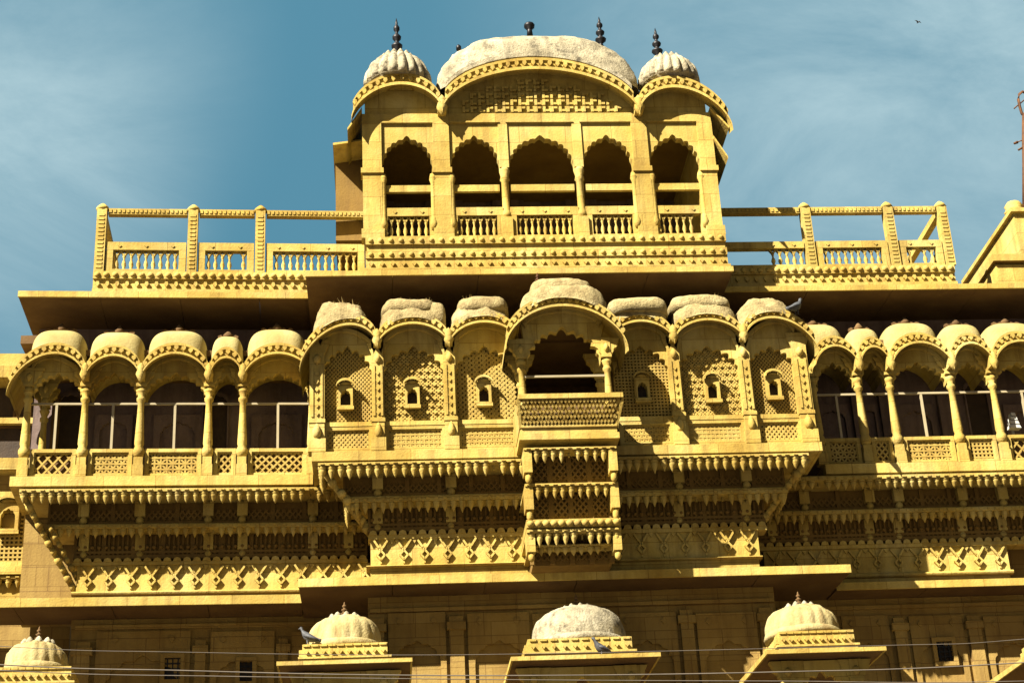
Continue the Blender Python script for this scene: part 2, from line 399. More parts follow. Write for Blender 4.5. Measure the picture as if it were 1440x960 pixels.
def finial(parent, x, y, z, h, m=ST, name='finial', r=None):
    mb = MB(); r = r or h*.16
    mb.lathe(x, y, [(r*.7, z), (r*.45, z+.06*h), (r*.4, z+.1*h), (r*1.2, z+.2*h), (r*1.25, z+.24*h), (r*.5, z+.32*h), (r*.45, z+.36*h), (r*.95, z+.43*h), (r*1.0, z+.48*h),
                    (r*.35, z+.57*h), (r*.35, z+.62*h), (r*.7, z+.68*h), (r*.68, z+.74*h), (r*.25, z+.82*h), (r*.3, z+.86*h), (.004, z+h)], 10)
    return mb.build(name, m, parent)
def crest(parent, cx, cy, z, w):
    """row of petals with a bud on a dome's top"""
    mb = MB(); mb.box(cx-w/2, cx+w/2, cy-.035, cy+.035, z-.03, z+.015)
    for i in range(5):
        x = cx+(i-2)*w/4.4
        mb.prism([(x-.035, z+.015), (x-.05, z+.06), (x, z+.085+.03*(i == 2)), (x+.05, z+.06), (x+.035, z+.015)], cy-.03, cy+.03)
    mb.lathe(cx, cy, [(.05, z+.015), (.09, z+.08), (.05, z+.13), (.012, z+.19)], 8)
    return mb.build('crest', SB, parent)
def bracket_post(parent, x, y, z0, z1, w=.2, m=ST):
    mb = MB(); h = z1-z0; r = w/2
    mb.box(x-r, x+r, y, y+.3, z0+.3*h, z1)
    mb.lathe(x, y+.06, [(.01, z0-.02), (r*.55, z0), (r*.8, z0+.08*h), (r*.75, z0+.2*h), (r*.45, z0+.28*h), (r*.6, z0+.36*h), (r*.5, z0+.6*h), (r*.8, z0+.75*h), (r*.8, z1-.001)], 10)
    return mb.build('bracket_post', m, parent)
def strut(parent, p, q, r=.07, m=ST, n=7):
    """slanting bracket set with carved buds"""
    mb = MB(); p, q = Vector(p), Vector(q); d = (q-p)
    mb.tube([p, p+d*.25, p+d*.5, p+d*.75, q], [r*.95, r*.85, r*.8, r*.85, r*1.0], 4)
    for i in range(n):
        c = p+d*((i+.5)/n); rr = r*(1.05 if i % 2 else .85)
        mb.lathe(c.x, c.y-.05, [(.006, c.z-rr*1.3), (rr*.7, c.z-rr*.7), (rr, c.z), (rr*.6, c.z+rr*.7), (.006, c.z+rr*1.1)], 8)
    return mb.build('strut', m, parent)
def carved_band(parent, x0, x1, y, z0, z1, step=.34, m=ST, back=.5, taper=0):
    mb = MB(); mb.box(x0, x1, y, y+back, z0, z1); h = z1-z0
    n = max(2, round((x1-x0)/step)); s = (x1-x0)/n
    for i in range(n):
        x = x0+s*(i+.5)+random.uniform(-.012, .012); zc = z0+h*.37; w_, hh = .062, h*.17; p_ = random.uniform(.04, .055)
        for sg in (-1, 1):
            mb.bar((x+sg*.115, z0+h*.93), (x+sg*.028, z0+h*.63), .032, y-p_, y-.001)
            mb.bar((x+sg*.028, z0+h*.63), (x, z0+h*.55), .028, y-p_*.9, y-.0015)
            mb.bar((x, zc+hh), (x+sg*w_, zc), .030, y-p_*1.1, y-.0012); mb.bar((x+sg*w_, zc), (x, zc-hh), .030, y-p_*1.05, y-.0018)
        mb.box(x-.013, x+.013, y-.03, y-.001, z0+h*.07, z0+h*.15)
        if i < n-1:
            xm = x+s/2; mb.prism([(xm-.05, z0+h*.97), (xm, z0+h*.80), (xm+.05, z0+h*.97)], y-.03, y-.001)
    return mb.build('carved_band', m, parent)
def saw_trim(parent, x0, x1, y, z0, z1, step=.16, m=ST, depth=.3):
    mb = MB(); mb.box(x0, x1, y, y+depth, z0, z0+(z1-z0)*.45)
    n = max(2, round((x1-x0)/step)); s = (x1-x0)/n; zt = z0+(z1-z0)*.45
    for i in range(n):
        x = x0+s*(i+.5)
        mb.prism([(x-s*.42, zt+.001), (x-s*.3, z1-.02), (x, z1), (x+s*.3, z1-.02), (x+s*.42, zt+.001)], y-.02, y+.06)
    return mb.build('petal_trim', m, parent)
def slab(parent, x0, x1, y0, y1, z0, z1, m=ST, name='slab'):
    mb = MB(); mb.box(x0, x1, y0, y1, z0, z1); return mb.build(name, m, parent)
def eave_slab(parent, x0, x1, ylip, yb, z0, z1, m=ST):
    """thin stone eave: lip a little lower than its root, stone joints as shallow laps below"""
    mb = MB(); n = max(1, round((x1-x0)/1.5)); s = (x1-x0)/n
    for i in range(n):
        a, b = x0+s*i+(.004 if i else 0), x0+s*(i+1)-(.004 if i < n-1 else 0); j = random.uniform(-.008, .008)
        mb.hexa([(a, ylip+j, z0+j), (b, ylip+j, z0+j), (b, ylip+j, z1+j), (a, ylip+j, z1+j)], [(a, yb, z0+.06), (b, yb, z0+.06), (b, yb, z1+.10), (a, yb, z1+.10)])
    e = mb.build('eave', SB, parent); lp = MB(); j = .012  # darker stone puts the soffit's shade into the eave's colour
    lp.box(x0-.006, x1+.006, ylip-.05, ylip-j, z0-.012, z1+.012); lp.build('eave_lip', m, e)  # paler lip holds the colour of the sunlit edge
    return e
def roll_mould(parent, x0, x1, y, z0, z1, depth=.3, m=ST, name='moulding'):
    mb = MB(); h = z1-z0
    mb.prism_yz([(y+depth, z0), (y+.05, z0), (y+.01, z0+h*.2), (y, z0+h*.5), (y+.01, z0+h*.8), (y+.05, z1), (y+depth, z1)], x0, x1)
    return mb.build(name, m, parent)
def mini_window(parent, cx, y, zb, w, h):
    """small projecting window: arched light, hood, sill"""
    mb = MB(); ins = cusp_line(cx, w*.34, zb+h*.42, zb+h*.70, 5, .06, 36)
    ot = frame_line(cx-w*.5, cx+w*.5, zb, zb+h*.86, cx, zb+h*.42, 36)
    ins = [(ins[0][0], zb+h*.12)]+ins+[(ins[-1][0], zb+h*.12)]; ot = [(cx-w*.5, zb+.001)]+ot+[(cx+w*.5, zb+.001)]
    mb.ribbon(ot, ins, y-.09, y+.06)
    mb.box(cx-w*.5, cx+w*.5, y-.088, y+.06, zb, zb+h*.12)
    o = mb.build('small_window', ST, parent)
    mb = MB(); a = Arc(cx-w*.62, zb+h*.72, cx+w*.62, zb+h*.72, zb+h*.97)
    for seg in (eave_sheet(a, y-.17, y-.08, .03, .04),): mb.add(seg.v, seg.f)
    pillow(mb, cx, y-.02, zb+h*.88, w*.42, .1, h*.16, nphi=16, nth=6)
    mb.lathe(cx, y-.03, [(.03, zb+h), (.035, zb+h*1.05), (.004, zb+h*1.14)], 8)
    mb.build('hood', ST, o)
    mb = MB(); mb.box(cx-w*.56, cx+w*.56, y-.13, y-.092, zb-.03, zb+h*.06); mb.build('sill', ST, o)
    mb = MB(); mb.box(cx-w*.34, cx+w*.34, y+.070, y+.083, zb+h*.08, zb+h*.80); mb.build('dark_inset', DW, o)  # dark plate painted in for the unlit space behind the opening
    return o

def pigeon(name, label, x, y, z, yaw, fr=MAIN, s=1.0, group='pigeons perched on the stonework', up=.45):
    o = bpy.data.objects.new(name, None)
    mb = MB()
    sp = [(-.20, .0, .012, .028), (-.15, .012, .018, .035), (-.10, .03, .034, .045), (-.05, .05, .056, .06), (0, .075, .068, .07), (.05, .105, .062, .066), (.085, .145, .045, .046), (.10, .185, .03, .031), (.112, .215, .033, .033), (.13, .228, .026, .026), (.15, .226, .010, .010), (.168, .218, .003, .003)]
    n = 10; v = []; f = []
    for (a, h, w, t) in sp:
        for k in range(n):
            q = 2*pi*k/n; v.append((a-sin(q)*t*.25, cos(q)*w, h+.06+sin(q)*t*.9))
    for i in range(len(sp)-1):
        for k in range(n): f.append((i*n+k, i*n+(k+1) % n, (i+1)*n+(k+1) % n, (i+1)*n+k))
    f.append(tuple(range(n))); f.append(tuple((len(sp)-1)*n+k for k in range(n))[::-1])
    mb.add(v, f, True)
    for sg in (-1, 1):
        mb.tube([(.01, sg*.025, .09), (.015, sg*.027, .04), (.01, sg*.028, .004)], [.014, .007, .006], 5)
        mb.tube([(-.01, sg*.028, .004), (.045, sg*.034, .003)], [.004, .003], 4)
        mb.tube([(.06, sg*.05, .16), (0, sg*.066, .145), (-.10, sg*.05, .10), (-.17, sg*.025, .075)], [.014, .03, .022, .005], 6)
    o = mb.build(name, PG); o.matrix_world = fr.M @ Matrix.Translation((x, y, z)) @ Matrix.Rotation(yaw, 4, 'Z') @ Matrix.Scale(s, 4)
    return tag(o, label, 'pigeon', group)

exec_parts = True
# ------------------------------------------------------------------ ground
mb = MB(); mb.add([(-400, -400, 0), (400, -400, 0), (400, 400, 0), (-400, 400, 0)], [(0, 1, 2, 3)])
tag(mb.build('ground', EA), kind='structure')
M, F = MAIN, LEFT
YS = -1.1                        # how far the middle block stands forward of the wings

# ================================================================== the haveli's own body
hv = thing('haveli', 'yellow sandstone mansion wall with long eaves, blind arches and dark lower storey behind the balconies', 'mansion', MAIN, (M.x(720, 600, 0), 0, 0))
# levels
zEL = F.z(240, 419, -1.35); zEC = M.z(700, 386, -2.45); zER = M.z(1250, 408, -1.35)     # undersides of the three top eaves
zLL = F.z(240, 850, -.95); zLC = M.z(800, 815, -1.97); zLR = M.z(1300, 826, -.95)       # the three lower eaves
def wl(px, py, y):               # point of the left wing in MAIN axes
    x, z = F.p(px, py, y); q = F.M @ Vector((x, y, z)); return q
# the left wing has its own axes: an empty-free way is to turn its vertices
class MBL(MB):
    def build(s, name, m, parent=None, fr=None):
        s.v = [tuple(F.M @ Vector(q)) for q in s.v]; return MB.build(s, name, m, parent)
xA, xB = F.x(105, 800, 0), F.x(520, 700, 0)
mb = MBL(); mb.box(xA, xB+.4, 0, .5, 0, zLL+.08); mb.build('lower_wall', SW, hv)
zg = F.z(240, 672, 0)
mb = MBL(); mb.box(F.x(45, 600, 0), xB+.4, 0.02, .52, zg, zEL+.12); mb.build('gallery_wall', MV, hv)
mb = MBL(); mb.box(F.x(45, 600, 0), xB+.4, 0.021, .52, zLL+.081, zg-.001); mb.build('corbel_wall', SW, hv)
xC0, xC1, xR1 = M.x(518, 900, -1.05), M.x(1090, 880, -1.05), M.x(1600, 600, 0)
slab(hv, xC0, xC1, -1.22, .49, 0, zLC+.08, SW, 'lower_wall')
slab(hv, M.x(440, 600, 0), M.x(1145, 600, 0), -.3, .6, zLC+.081, zEC+.12, SB, 'upper_wall')  # wall colour darkened to stand for the shade below the eave
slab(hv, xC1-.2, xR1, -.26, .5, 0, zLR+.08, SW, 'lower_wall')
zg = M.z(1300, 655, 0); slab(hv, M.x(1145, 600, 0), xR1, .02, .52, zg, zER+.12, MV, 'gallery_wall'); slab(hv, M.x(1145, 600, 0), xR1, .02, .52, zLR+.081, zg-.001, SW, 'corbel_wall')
# roof terrace behind everything
slab(hv, M.x(30, 400, 0), xR1, .3, 6, zER-.02, zER+.14, SB, 'roof_terrace')
# top eaves
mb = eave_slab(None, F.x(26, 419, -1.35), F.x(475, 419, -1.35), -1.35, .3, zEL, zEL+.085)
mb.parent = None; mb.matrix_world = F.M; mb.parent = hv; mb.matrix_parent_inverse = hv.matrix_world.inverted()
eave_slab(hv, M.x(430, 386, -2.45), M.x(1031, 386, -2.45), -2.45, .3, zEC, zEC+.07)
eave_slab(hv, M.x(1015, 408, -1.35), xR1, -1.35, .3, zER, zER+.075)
# rough stone blocks closing the gap under the middle eave (beams)
for px in (300, 480, 640, 830, 985):
    pass
# lower eaves
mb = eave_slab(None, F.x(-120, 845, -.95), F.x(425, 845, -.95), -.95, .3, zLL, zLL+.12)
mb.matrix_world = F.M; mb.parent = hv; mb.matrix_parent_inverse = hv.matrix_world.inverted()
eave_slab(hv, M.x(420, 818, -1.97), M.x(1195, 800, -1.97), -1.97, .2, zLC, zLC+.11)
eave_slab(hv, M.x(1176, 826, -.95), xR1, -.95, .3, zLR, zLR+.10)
# panelled, shaded lower storey: pilasters, frames, blind cusped arches, small barred windows
def blind_panel(fr, px0, px1, py_t, y, mk, win=None, zb=None):
    x0, x1 = fr.x(px0, 900, y), fr.x(px1, 900, y); zt = fr.z((px0+px1)/2, py_t, y); zb = zt-3.2; cx = (x0+x1)/2
    m_ = mk(); w = x1-x0
    zs = zt-.30*w-.55
    ins = cusp_line(cx, w*.40, zs, zs+w*.40, 7, .05, 48); ot = frame_line(x0, x1, zs, zt, cx, zs, 48)
    ins = [(ins[0][0], zb)]+ins+[(ins[-1][0], zb)]; ot = [(x0, zb)]+ot+[(x1, zb)]
    m_.ribbon(ot, ins, y-.05, y+.02)
    for sx in (-1, 1): m_.prism([(cx+sx*w*.3-.05, zt-.14), (cx+sx*w*.3, zt-.08), (cx+sx*w*.3+.05, zt-.14), (cx+sx*w*.3, zt-.2)], y-.075, y-.051)
    m_.build('blind_arch', SW, hv)
    if win:
        wx, wz = fr.p(win[0], win[1], y); ww, wh = win[2]/78, win[3]/78
        m_ = mk(); rim(m_, wx-ww/2-.07, wx+ww/2+.07, wz-wh/2-.07, wz+wh/2+.07, .07, y-.10, y+.02); o = m_.build('window', SW, hv)
        m_ = mk(); m_.box(wx-ww/2, wx+ww/2, y-.012, y+.0, wz-wh/2, wz+wh/2)
        m_.build('pane', DW, o)
        m_ = mk(); lattice(m_, wx-ww/2, wx+ww/2, wz-wh/2, wz+wh/2, y-.06, 'grid', .085, .018, .02); m_.build('grille', BK, o)
def pilaster(fr, px0, px1, y, zt, mk, proud=.09):
    x0, x1 = fr.x(px0, 900, y), fr.x(px1, 900, y); m_ = mk()
    m_.box(x0, x1, y-proud, y+.02, 0, zt); m_.box(x0-.04, x1+.04, y-proud-.04, y+.02, zt-.22, zt-.10)
    m_.build('pilaster', SW, hv)
def course(fr, px0, px1, py, y, h, proud, mk):
    x0, x1 = fr.x(px0, py, y), fr.x(px1, py, y); z = fr.z((px0+px1)/2, py, y); m_ = mk(); m_.box(x0, x1, y-proud, y+.02, z-h/2, z+h/2); m_.build('string_course', SW, hv)
course(F, 106, 515, 880, 0, .07, .06, MBL)
for a, b in ((105, 128), (275, 290), (392, 405)): pilaster(F, a, b, 0, zLL-.35, MBL)
blind_panel(F, 136, 268, 888, 0, MBL, (243, 941, 20, 28)); blind_panel(F, 296, 386, 888, 0, MBL, (386-40, 945, 16, 26)); blind_panel(F, 410, 508, 888, 0, MBL)
course(M, 520, 1088, 852, -1.22, .06, .06, MB)
for a, b in ((520, 540), (632, 652), (958, 976), (1070, 1090)): pilaster(M, a, b, -1.22, zLC-.35, MB)
for a, b in ((546, 627), (658, 745), (750, 860), (865, 953), (981, 1066)): blind_panel(M, a, b, 862, -1.22, MB)
course(M, 1092, 1460, 853, -.26, .06, .06, MB)
for a, b in ((1092, 1106), (1258, 1275), (1362, 1380)): pilaster(M, a, b, -.26, zLR-.33, MB)
blind_panel(M, 1112, 1180, 866, -.26, MB); blind_panel(M, 1186, 1252, 866, -.26, MB); blind_panel(M, 1281, 1356, 866, -.26, MB, (1327, 917, 21, 27)); blind_panel(M, 1386, 1460, 866, -.26, MB)
# door recesses on the gallery back walls
def recess(fr, px, py0, py1, wpx, mk, y=.02):
    x0, x1 = fr.x(px-wpx/2, py1, y), fr.x(px+wpx/2, py1, y); z0, z1 = fr.z(px, py1, y), fr.z(px, py0, y)
    cx = (x0+x1)/2; zs = z1-(x1-x0)*.45
    m_ = mk(); m_.prism([(x0, z0)]+cusp_line(cx, (x1-x0)/2, zs, z1, 5, .06, 24)+[(x1, z0)], y-.03, y+.01); d = m_.build('doorway', DW, hv)
    m_ = mk(); ot = [(x+(x-cx)*.14, z+.07) for x, z in cusp_line(cx, (x1-x0)/2, zs, z1, 5, .0, 24)]
    m_.ribbon([(ot[0][0], z0)]+ot+[(ot[-1][0], z0)], [(x0, z0)]+cusp_line(cx, (x1-x0)/2, zs, z1, 5, .06, 24)+[(x1, z0)], y-.07, y); m_.build('surround', MV, d)
def alcove(fr, p0, p1, pt, pb, mk, y=.02):
    x0, x1 = fr.x(p0, pb, y), fr.x(p1, pb, y); z0, z1 = fr.z((p0+p1)/2, pb, y), fr.z((p0+p1)/2, pt, y); cx = (x0+x1)/2; zs = z1-(x1-x0)*.5
    ins = cusp_line(cx, (x1-x0)*.36, zs, z1-.12, 7, .06, 30); ot = frame_line(x0, x1, z0, z1, cx, zs, 30); m_ = mk()
    m_.ribbon([(x0, z0)]+ot+[(x1, z0)], [(ins[0][0], z0)]+ins+[(ins[-1][0], z0)], y-.07, y-.001)
    m_.box(x1+.06, x1+.16, y-.11, y-.001, z0, z1+.2); m_.build('alcove', MV, hv)
for p0, p1 in ((128, 182), (212, 282), (352, 424)): alcove(F, p0, p1, 585, 700, MBL)
for p0, p1 in ((1160, 1208), (1222, 1248), (1272, 1332), (1430, 1480)): alcove(M, p0, p1, 570, 690, MB)
for px in (92, 300): recess(F, px, 556, 690, 34, MBL)
for px in (1390,): recess(M, px, 540, 665, 30, MB)

# ================================================================== galleries
def arcade_bay(root, fr, xl, xr, z, yf, ylip, yb, aeave, dome=None, inner_apex=None, spring=None, step=.125, hf=.15, th=.04, droop=.10, lobes=9, dm=PC, rough=0, seed=0, shrink=.0, open_arch=True, cw=.15):
    """one bay: cusped arch between columns, curved eave with a carved frieze, dome"""
    cx = (xl+xr)/2; w = xr-xl
    # arch plate
    a2 = Arc(xl+.01, aeave.at(xl)+droop-.02, xr-.01, aeave.at(xr)+droop-.02, aeave.za+droop-.01)
    a2.zl = max(a2.zl, spring+.25); a2.zr = max(a2.zr, spring+.25)
    mb = MB(); ins = cusp_line(cx, w/2-cw*.55, spring, inner_apex, lobes); mb.ribbon(arc_line(a2, cx, spring), ins, yf-.03, yf+.09)
    # nested rings behind the eave's edge
    ring_o = arc_line(Arc(a2.xl+.02, a2.zl-.02, a2.xr-.02, a2.zr-.02, a2.za-.01), cx, spring); ring_i = [(cx+(x-cx)*.93, z_-.07) for x, z_ in ring_o]
    mb.ribbon(ring_o, ring_i, yf-.10, yf-.031)
    mb.build('cusped_arch', ST, root)
    ev = eave_sheet(aeave, ylip, yf+.02, droop, th, shrink, yf+1.0).build('arched_eave', ST, root)
    mb = MB(); frieze(mb, aeave, ylip+.12, yf, th+.04, hf, step, .03); mb.build('frieze', ST, ev)
    if dome:
        x0, x1, ztop = dome; zb = aeave.za+th-.08
        mb = MB(); pillow(mb, (x0+x1)/2, ylip+.62, zb, (x1-x0)/2, .46, ztop-zb, .62, .52, rough=rough, seed=seed, nth=16, floor=lambda x, y: aeave.at(x)+droop+th-.01)
        return mb.build('dome', dm, root)
def parapet(root, x0, x1, z0, z1, y, pat, pitch, w=.03, ang=50):
    mb = MB(); e = .06; rim(mb, x0, x1, z0, z1, e, y-.02, y+.08); rim(mb, x0+e+.001, x1-e-.001, z0+e+.001, z1-e-.001, .016, y+.005, y+.06)
    o = mb.build('parapet_panel', ST, root)
    mb = MB(); lattice(mb, x0+e+.01, x1-e-.01, z0+e+.01, z1-e-.01, y+.02, pat, pitch, w, .03, None, ang); mb.build('jali', JL, o)
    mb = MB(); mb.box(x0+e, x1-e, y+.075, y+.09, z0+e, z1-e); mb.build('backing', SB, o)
    return o
def pipe_rail(root, xs, y, zr, z0, mids):
    mb = MB(); mb.box(xs[0], xs[-1], y-.02, y+.02, zr-.017, zr+.017)
    for x in mids: mb.box(x-.02, x+.02, y-.018, y+.018, z0, zr-.016)
    mb.build('rail', CR, root)

# ---- left gallery
cols = [37, 118, 197, 293, 341, 440]
yf = -1.2; fr = F
zLedge0 = fr.z(240, 682, -1.35); zLedge1 = fr.z(240, 670, -1.3); zP = fr.z(240, 631, yf); zR = fr.z(240, 567, yf); zS = fr.z(240, 557, yf); zV = fr.z(240, 535, -1.55)
lg = thing('balcony_gallery', 'long open balcony of five domed arches at the left end of the mansion', 'balcony', F, (F.x(240, 680, -1.2), -1.2, zLedge0), 'carved stone balconies on the mansion front')
xs = [fr.x(p, 600, yf) for p in cols]
slab(lg, xs[0]-.17, xs[-1], -1.36, .02, zLedge0, zLedge1, ST, 'floor_slab')
slab(lg, xs[0]-.1, xs[-1], -1.28, .019, zLedge1+.001, zLedge1+.025, ST, 'floor_edge')
z0c = zLedge1+.026
zCap = fr.z(240, 520, yf)
for i, x in enumerate(xs): column(lg, x if i < 5 else x-.02, yf-.02, z0c, zCap, .17)
column(lg, xs[0]+.14, -.35, z0c, zCap, .16); column(lg, xs[0]+.2, -.75, z0c, zCap, .13)
pats = [('diag', .13), ('tri', .085), ('dense', .10), ('diag', .085), ('dots', .09)]
ap_e = [498, 500, 497, 503, 497]; dtop = [460, 463, 461, 469, 459]; dx = [(43, 123), (126, 205), (208, 292), (297, 343), (347, 431)]
for i in range(5):
    xl, xr = xs[i], xs[i+1]; pm = (cols[i]+cols[i+1])/2
    za = fr.z(pm, ap_e[i], -1.55)
    zl = zr = zV
    el = xl
    if i == 0: el = fr.x(9, 545, -1.55); zl = fr.z(9, 556, -1.55)
    ae = Arc(el, zl, xr, zr, za)
    d = (fr.x(dx[i][0], 480, -1.2), fr.x(dx[i][1], 480, -1.2), fr.z(pm, dtop[i]+8, -1.05))
    dm = arcade_bay(lg, fr, xl, xr, 0, yf, -1.55, 0, ae, d, fr.z(pm, 525 if i != 3 else 528, yf), zS, lobes=9 if i != 3 else 5)
    crest(dm, (d[0]+d[1])/2, -1.03, d[2]-.005, min(.5, (d[1]-d[0])*.5))
    parapet(lg, xl+.1, xr-.1, z0c, zP, yf, *pats[i])
# leaf bosses in the valleys
def boss(root, x, y, z, s=1.0):
    mb = MB(); mb.box(x-.06*s, x+.06*s, y-.04, y+.2, z, z+.22*s); mb.lathe(x, y-.03, [(.004, z-.10*s), (.05*s, z-.02*s), (.085*s, z+.05*s), (.06*s, z+.13*s), (.07*s, z+.18*s), (.004, z+.27*s)], 8)
    mb.build('leaf_boss', ST, root)
for x in xs[1:5]: boss(lg, x, -1.47, zV+.08)
pipe_rail(lg, xs, yf+.03, zR, zP, [(xs[i]+xs[i+1])/2 for i in (0, 1, 2, 4)])
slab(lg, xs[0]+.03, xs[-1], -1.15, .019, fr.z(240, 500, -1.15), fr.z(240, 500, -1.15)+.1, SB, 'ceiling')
slab(lg, xs[0]+.25, xs[0]+.35, -.3, .019, z0c, zCap, SB, 'end_pier')
def corbel(root, fr, px0, px1, posts, rows, Y, sym=True, lend=None, rend=None, m=ST):
    """stepped corbelling below a balcony; rows are pixel heights read at column pr"""
    pr, f1t, f1b, p1, f2t, f2b, p2, tt, tb, bb, mb_, mbb = rows
    X = lambda p, py, y: fr.x(p, py, y); Z = lambda py, y: fr.z(pr, py, y)
    y1, y2, y3, y4 = Y-1.365, Y-.96, Y-.70, Y-.62
    a, b = px0, px1
    pendant_row(root, X(a, f1b, y1), X(b, f1b, y1), y1, Z(f1t, y1), Z(f1b, y1), abs(Z(p1, y1)-Z(f1b, y1)), .143, m, depth=1.25, side=(-1, 1) if lend and rend else None)
    in2 = 0 if lend is None else lend; in2r = 0 if rend is None else rend
    xl2, xr2 = X(a, f2b, y2)+in2, X(b, f2b, y2)-in2r
    pendant_row(root, xl2, xr2, y2, Z(f2t, y2), Z(f2b, y2), abs(Z(p2, y2)-Z(f2b, y2)), .143, m, r=.056, depth=.85, side=(-1, 1) if lend and rend else None)
    xl3, xr3 = X(a, tb, y3)+2*in2, X(b, tb, y3)-2*in2r
    zl1, zf2 = Z(f1b, y1), Z(f2t, y2)
    # recessed panels behind the rows
    for (yy, zz0, zz1, q0, q1) in ((y2+.18, zf2, zl1+.02, xl2, xr2), (y3+.12, Z(tt, y3), Z(f2b, y2)+.02, xl3, xr3)):
        n = max(1, round((q1-q0)/.5)); s = (q1-q0)/n; mb = MB(); mb.box(q0, q1, yy, yy+.3, zz0, zz1)
        for i in range(n+1):
            x = q0+s*i; mb.box(max(q0, x-.035), min(q1, x+.035), yy-.04, yy-.001, zz0, zz1)
        mb.box(q0, q1, yy-.05, yy-.041, zz0, zz0+.07)
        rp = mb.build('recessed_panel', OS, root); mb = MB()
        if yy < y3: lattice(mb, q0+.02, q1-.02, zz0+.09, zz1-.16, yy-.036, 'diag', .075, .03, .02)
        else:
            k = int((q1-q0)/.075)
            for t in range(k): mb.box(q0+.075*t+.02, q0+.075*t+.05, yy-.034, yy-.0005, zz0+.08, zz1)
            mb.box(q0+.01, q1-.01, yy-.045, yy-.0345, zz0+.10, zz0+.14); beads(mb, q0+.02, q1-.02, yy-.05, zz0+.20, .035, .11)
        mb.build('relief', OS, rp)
    for p in posts:
        bracket_post(root, X(p, (f1b+f2t)/2, y2+.06), y2+.05, Z(f2t, y2)+.02, Z(f1b, y1)-.005, .17)
        bracket_post(root, X(p, (f2b+tt)/2, y3+.06), y3+.05, Z(tt, y3)+.03, Z(f2b, y2)-.005, .16)
    saw_trim(root, xl3, xr3, Y-.665, Z(tb, Y-.665), Z(tt, Y-.665), .16, m)
    return xl3, xr3, y4
# rows: pr, fascia1 top/bottom, pendant tip, fascia2 top/bottom, pendant tip, trim top, trim bottom, band bottom, mould bottom
rowsL = (240, 684, 690, 704, 734, 741, 752, 783, 793, 830, 838, 846)
a3, b3, y4 = corbel(lg, F, 27, 517, (118, 197, 293, 341, 440, 490), rowsL, 0, lend=.42)
zb0 = F.z(240, 830, -.62); zb1 = F.z(240, 794, -.62)
carved_band(lg, F.x(108, 810, -.62), F.x(528, 810, -.62), -.62, zb0, zb1, .345)
roll_mould(lg, F.x(100, 835, -.67), F.x(528, 835, -.67), -.69, F.z(240, 838, -.55), zb0-.001)
slab(lg, F.x(104, 835, -.62), F.x(528, 835, -.62), -.62, .0, zLL+.16, F.z(240, 838, -.55)-.001, ST, 'plinth')
p0 = (F.x(32, 696, -1.22), -1.22, F.z(32, 696, -1.22)); p1 = (F.x(106, 832, -.5), -.5, F.z(106, 832, -.5))
strut(lg, p0, p1, .07, n=11)
q0 = (F.x(70, 735, -1.0), -1.0, F.z(70, 740, -1.0)); q1 = (F.x(108, 818, -.55), -.5, F.z(108, 815, -.5)); strut(lg, q0, q1, .055, n=7)

# ---- right gallery
fr = M; colr = [1150, 1214, 1259, 1346, 1405, 1487, 1545]
zLedge0 = fr.z(1350, 662, -1.35); zLedge1 = fr.z(1350, 650, -1.3); zP = fr.z(1350, 613, yf); zR = fr.z(1350, 551, yf); zS = fr.z(1350, 541, yf); zV = fr.z(1290, 519, -1.55)
rg = thing('balcony_gallery', 'open domed balcony at the right edge, partly in the shadow of the middle bay', 'balcony', M, (M.x(1350, 650, -1.2), -1.2, zLedge0), 'carved stone balconies on the mansion front')
xs = [fr.x(p, 600, yf) for p in colr]
slab(rg, xs[0], xs[-1], -1.36, .02, zLedge0, zLedge1, ST, 'floor_slab')
slab(rg, xs[0], xs[-1], -1.28, .019, zLedge1+.001, zLedge1+.025, ST, 'floor_edge')
z0c = zLedge1+.026; zCap = fr.z(1300, 504, yf)
for i, x in enumerate(xs): column(rg, x, yf-.02, z0c, zCap, .17)
pats = [('tri', .09), ('diag', .08), ('dense', .10), ('grid', .07), ('diag', .13), ('diag', .1)]
ap_e = [487, 488, 482, 483, 480, 480]; dtop = [452, 458, 450, 452, 450, 450]
dtx = [(1112, 1187), (1190, 1238), (1242, 1320), (1323, 1383), (1384, 1462), (1464, 1520)]
for i in range(6):
    xl, xr = xs[i], xs[i+1]; pm = (dtx[i][0]+dtx[i][1])/2
    ae = Arc(xl, zV, xr, zV, fr.z(pm, ap_e[i], -1.55))
    d = (fr.x(dtx[i][0], 480, -1.2), fr.x(dtx[i][1], 480, -1.2), fr.z(pm, dtop[i]+8, -1.05))
    dm = arcade_bay(rg, fr, xl, xr, 0, yf, -1.55, 0, ae, d, fr.z(pm, 510, yf), zS, lobes=9 if i not in (1,) else 5)
    crest(dm, (d[0]+d[1])/2, -1.03, d[2]-.005, min(.45, (d[1]-d[0])*.5))
    parapet(rg, xl+.1, xr-.1, z0c, zP, yf, *pats[i])
for x in xs[1:6]: boss(rg, x, -1.47, zV+.08)
pipe_rail(rg, xs, yf+.03, zR, zP, [(xs[i]+xs[i+1])/2 for i in (0, 2, 4)])
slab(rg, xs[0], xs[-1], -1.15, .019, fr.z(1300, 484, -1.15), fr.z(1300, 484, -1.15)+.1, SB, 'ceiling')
rowsR = (1300, 664, 671, 683, 712, 719, 731, 757, 768, 805, 812, 818)
corbel(rg, M, 1064, 1500, (1085, 1130, 1222, 1263, 1353, 1410, 1470), rowsR, 0)
zb0 = M.z(1300, 804, -.62); zb1 = M.z(1300, 769, -.62)
carved_band(rg, M.x(1075, 790, -.62), M.x(1419, 790, -.62), -.62, zb0, zb1, .34)
roll_mould(rg, M.x(1075, 806, -.67), M.x(1426, 806, -.67), -.69, M.z(1300, 812, -.55), zb0-.001)
slab(rg, M.x(1075, 812, -.62), M.x(1421, 812, -.62), -.62, .0, zLR+.13, M.z(1300, 812, -.55)-.001, ST, 'plinth')

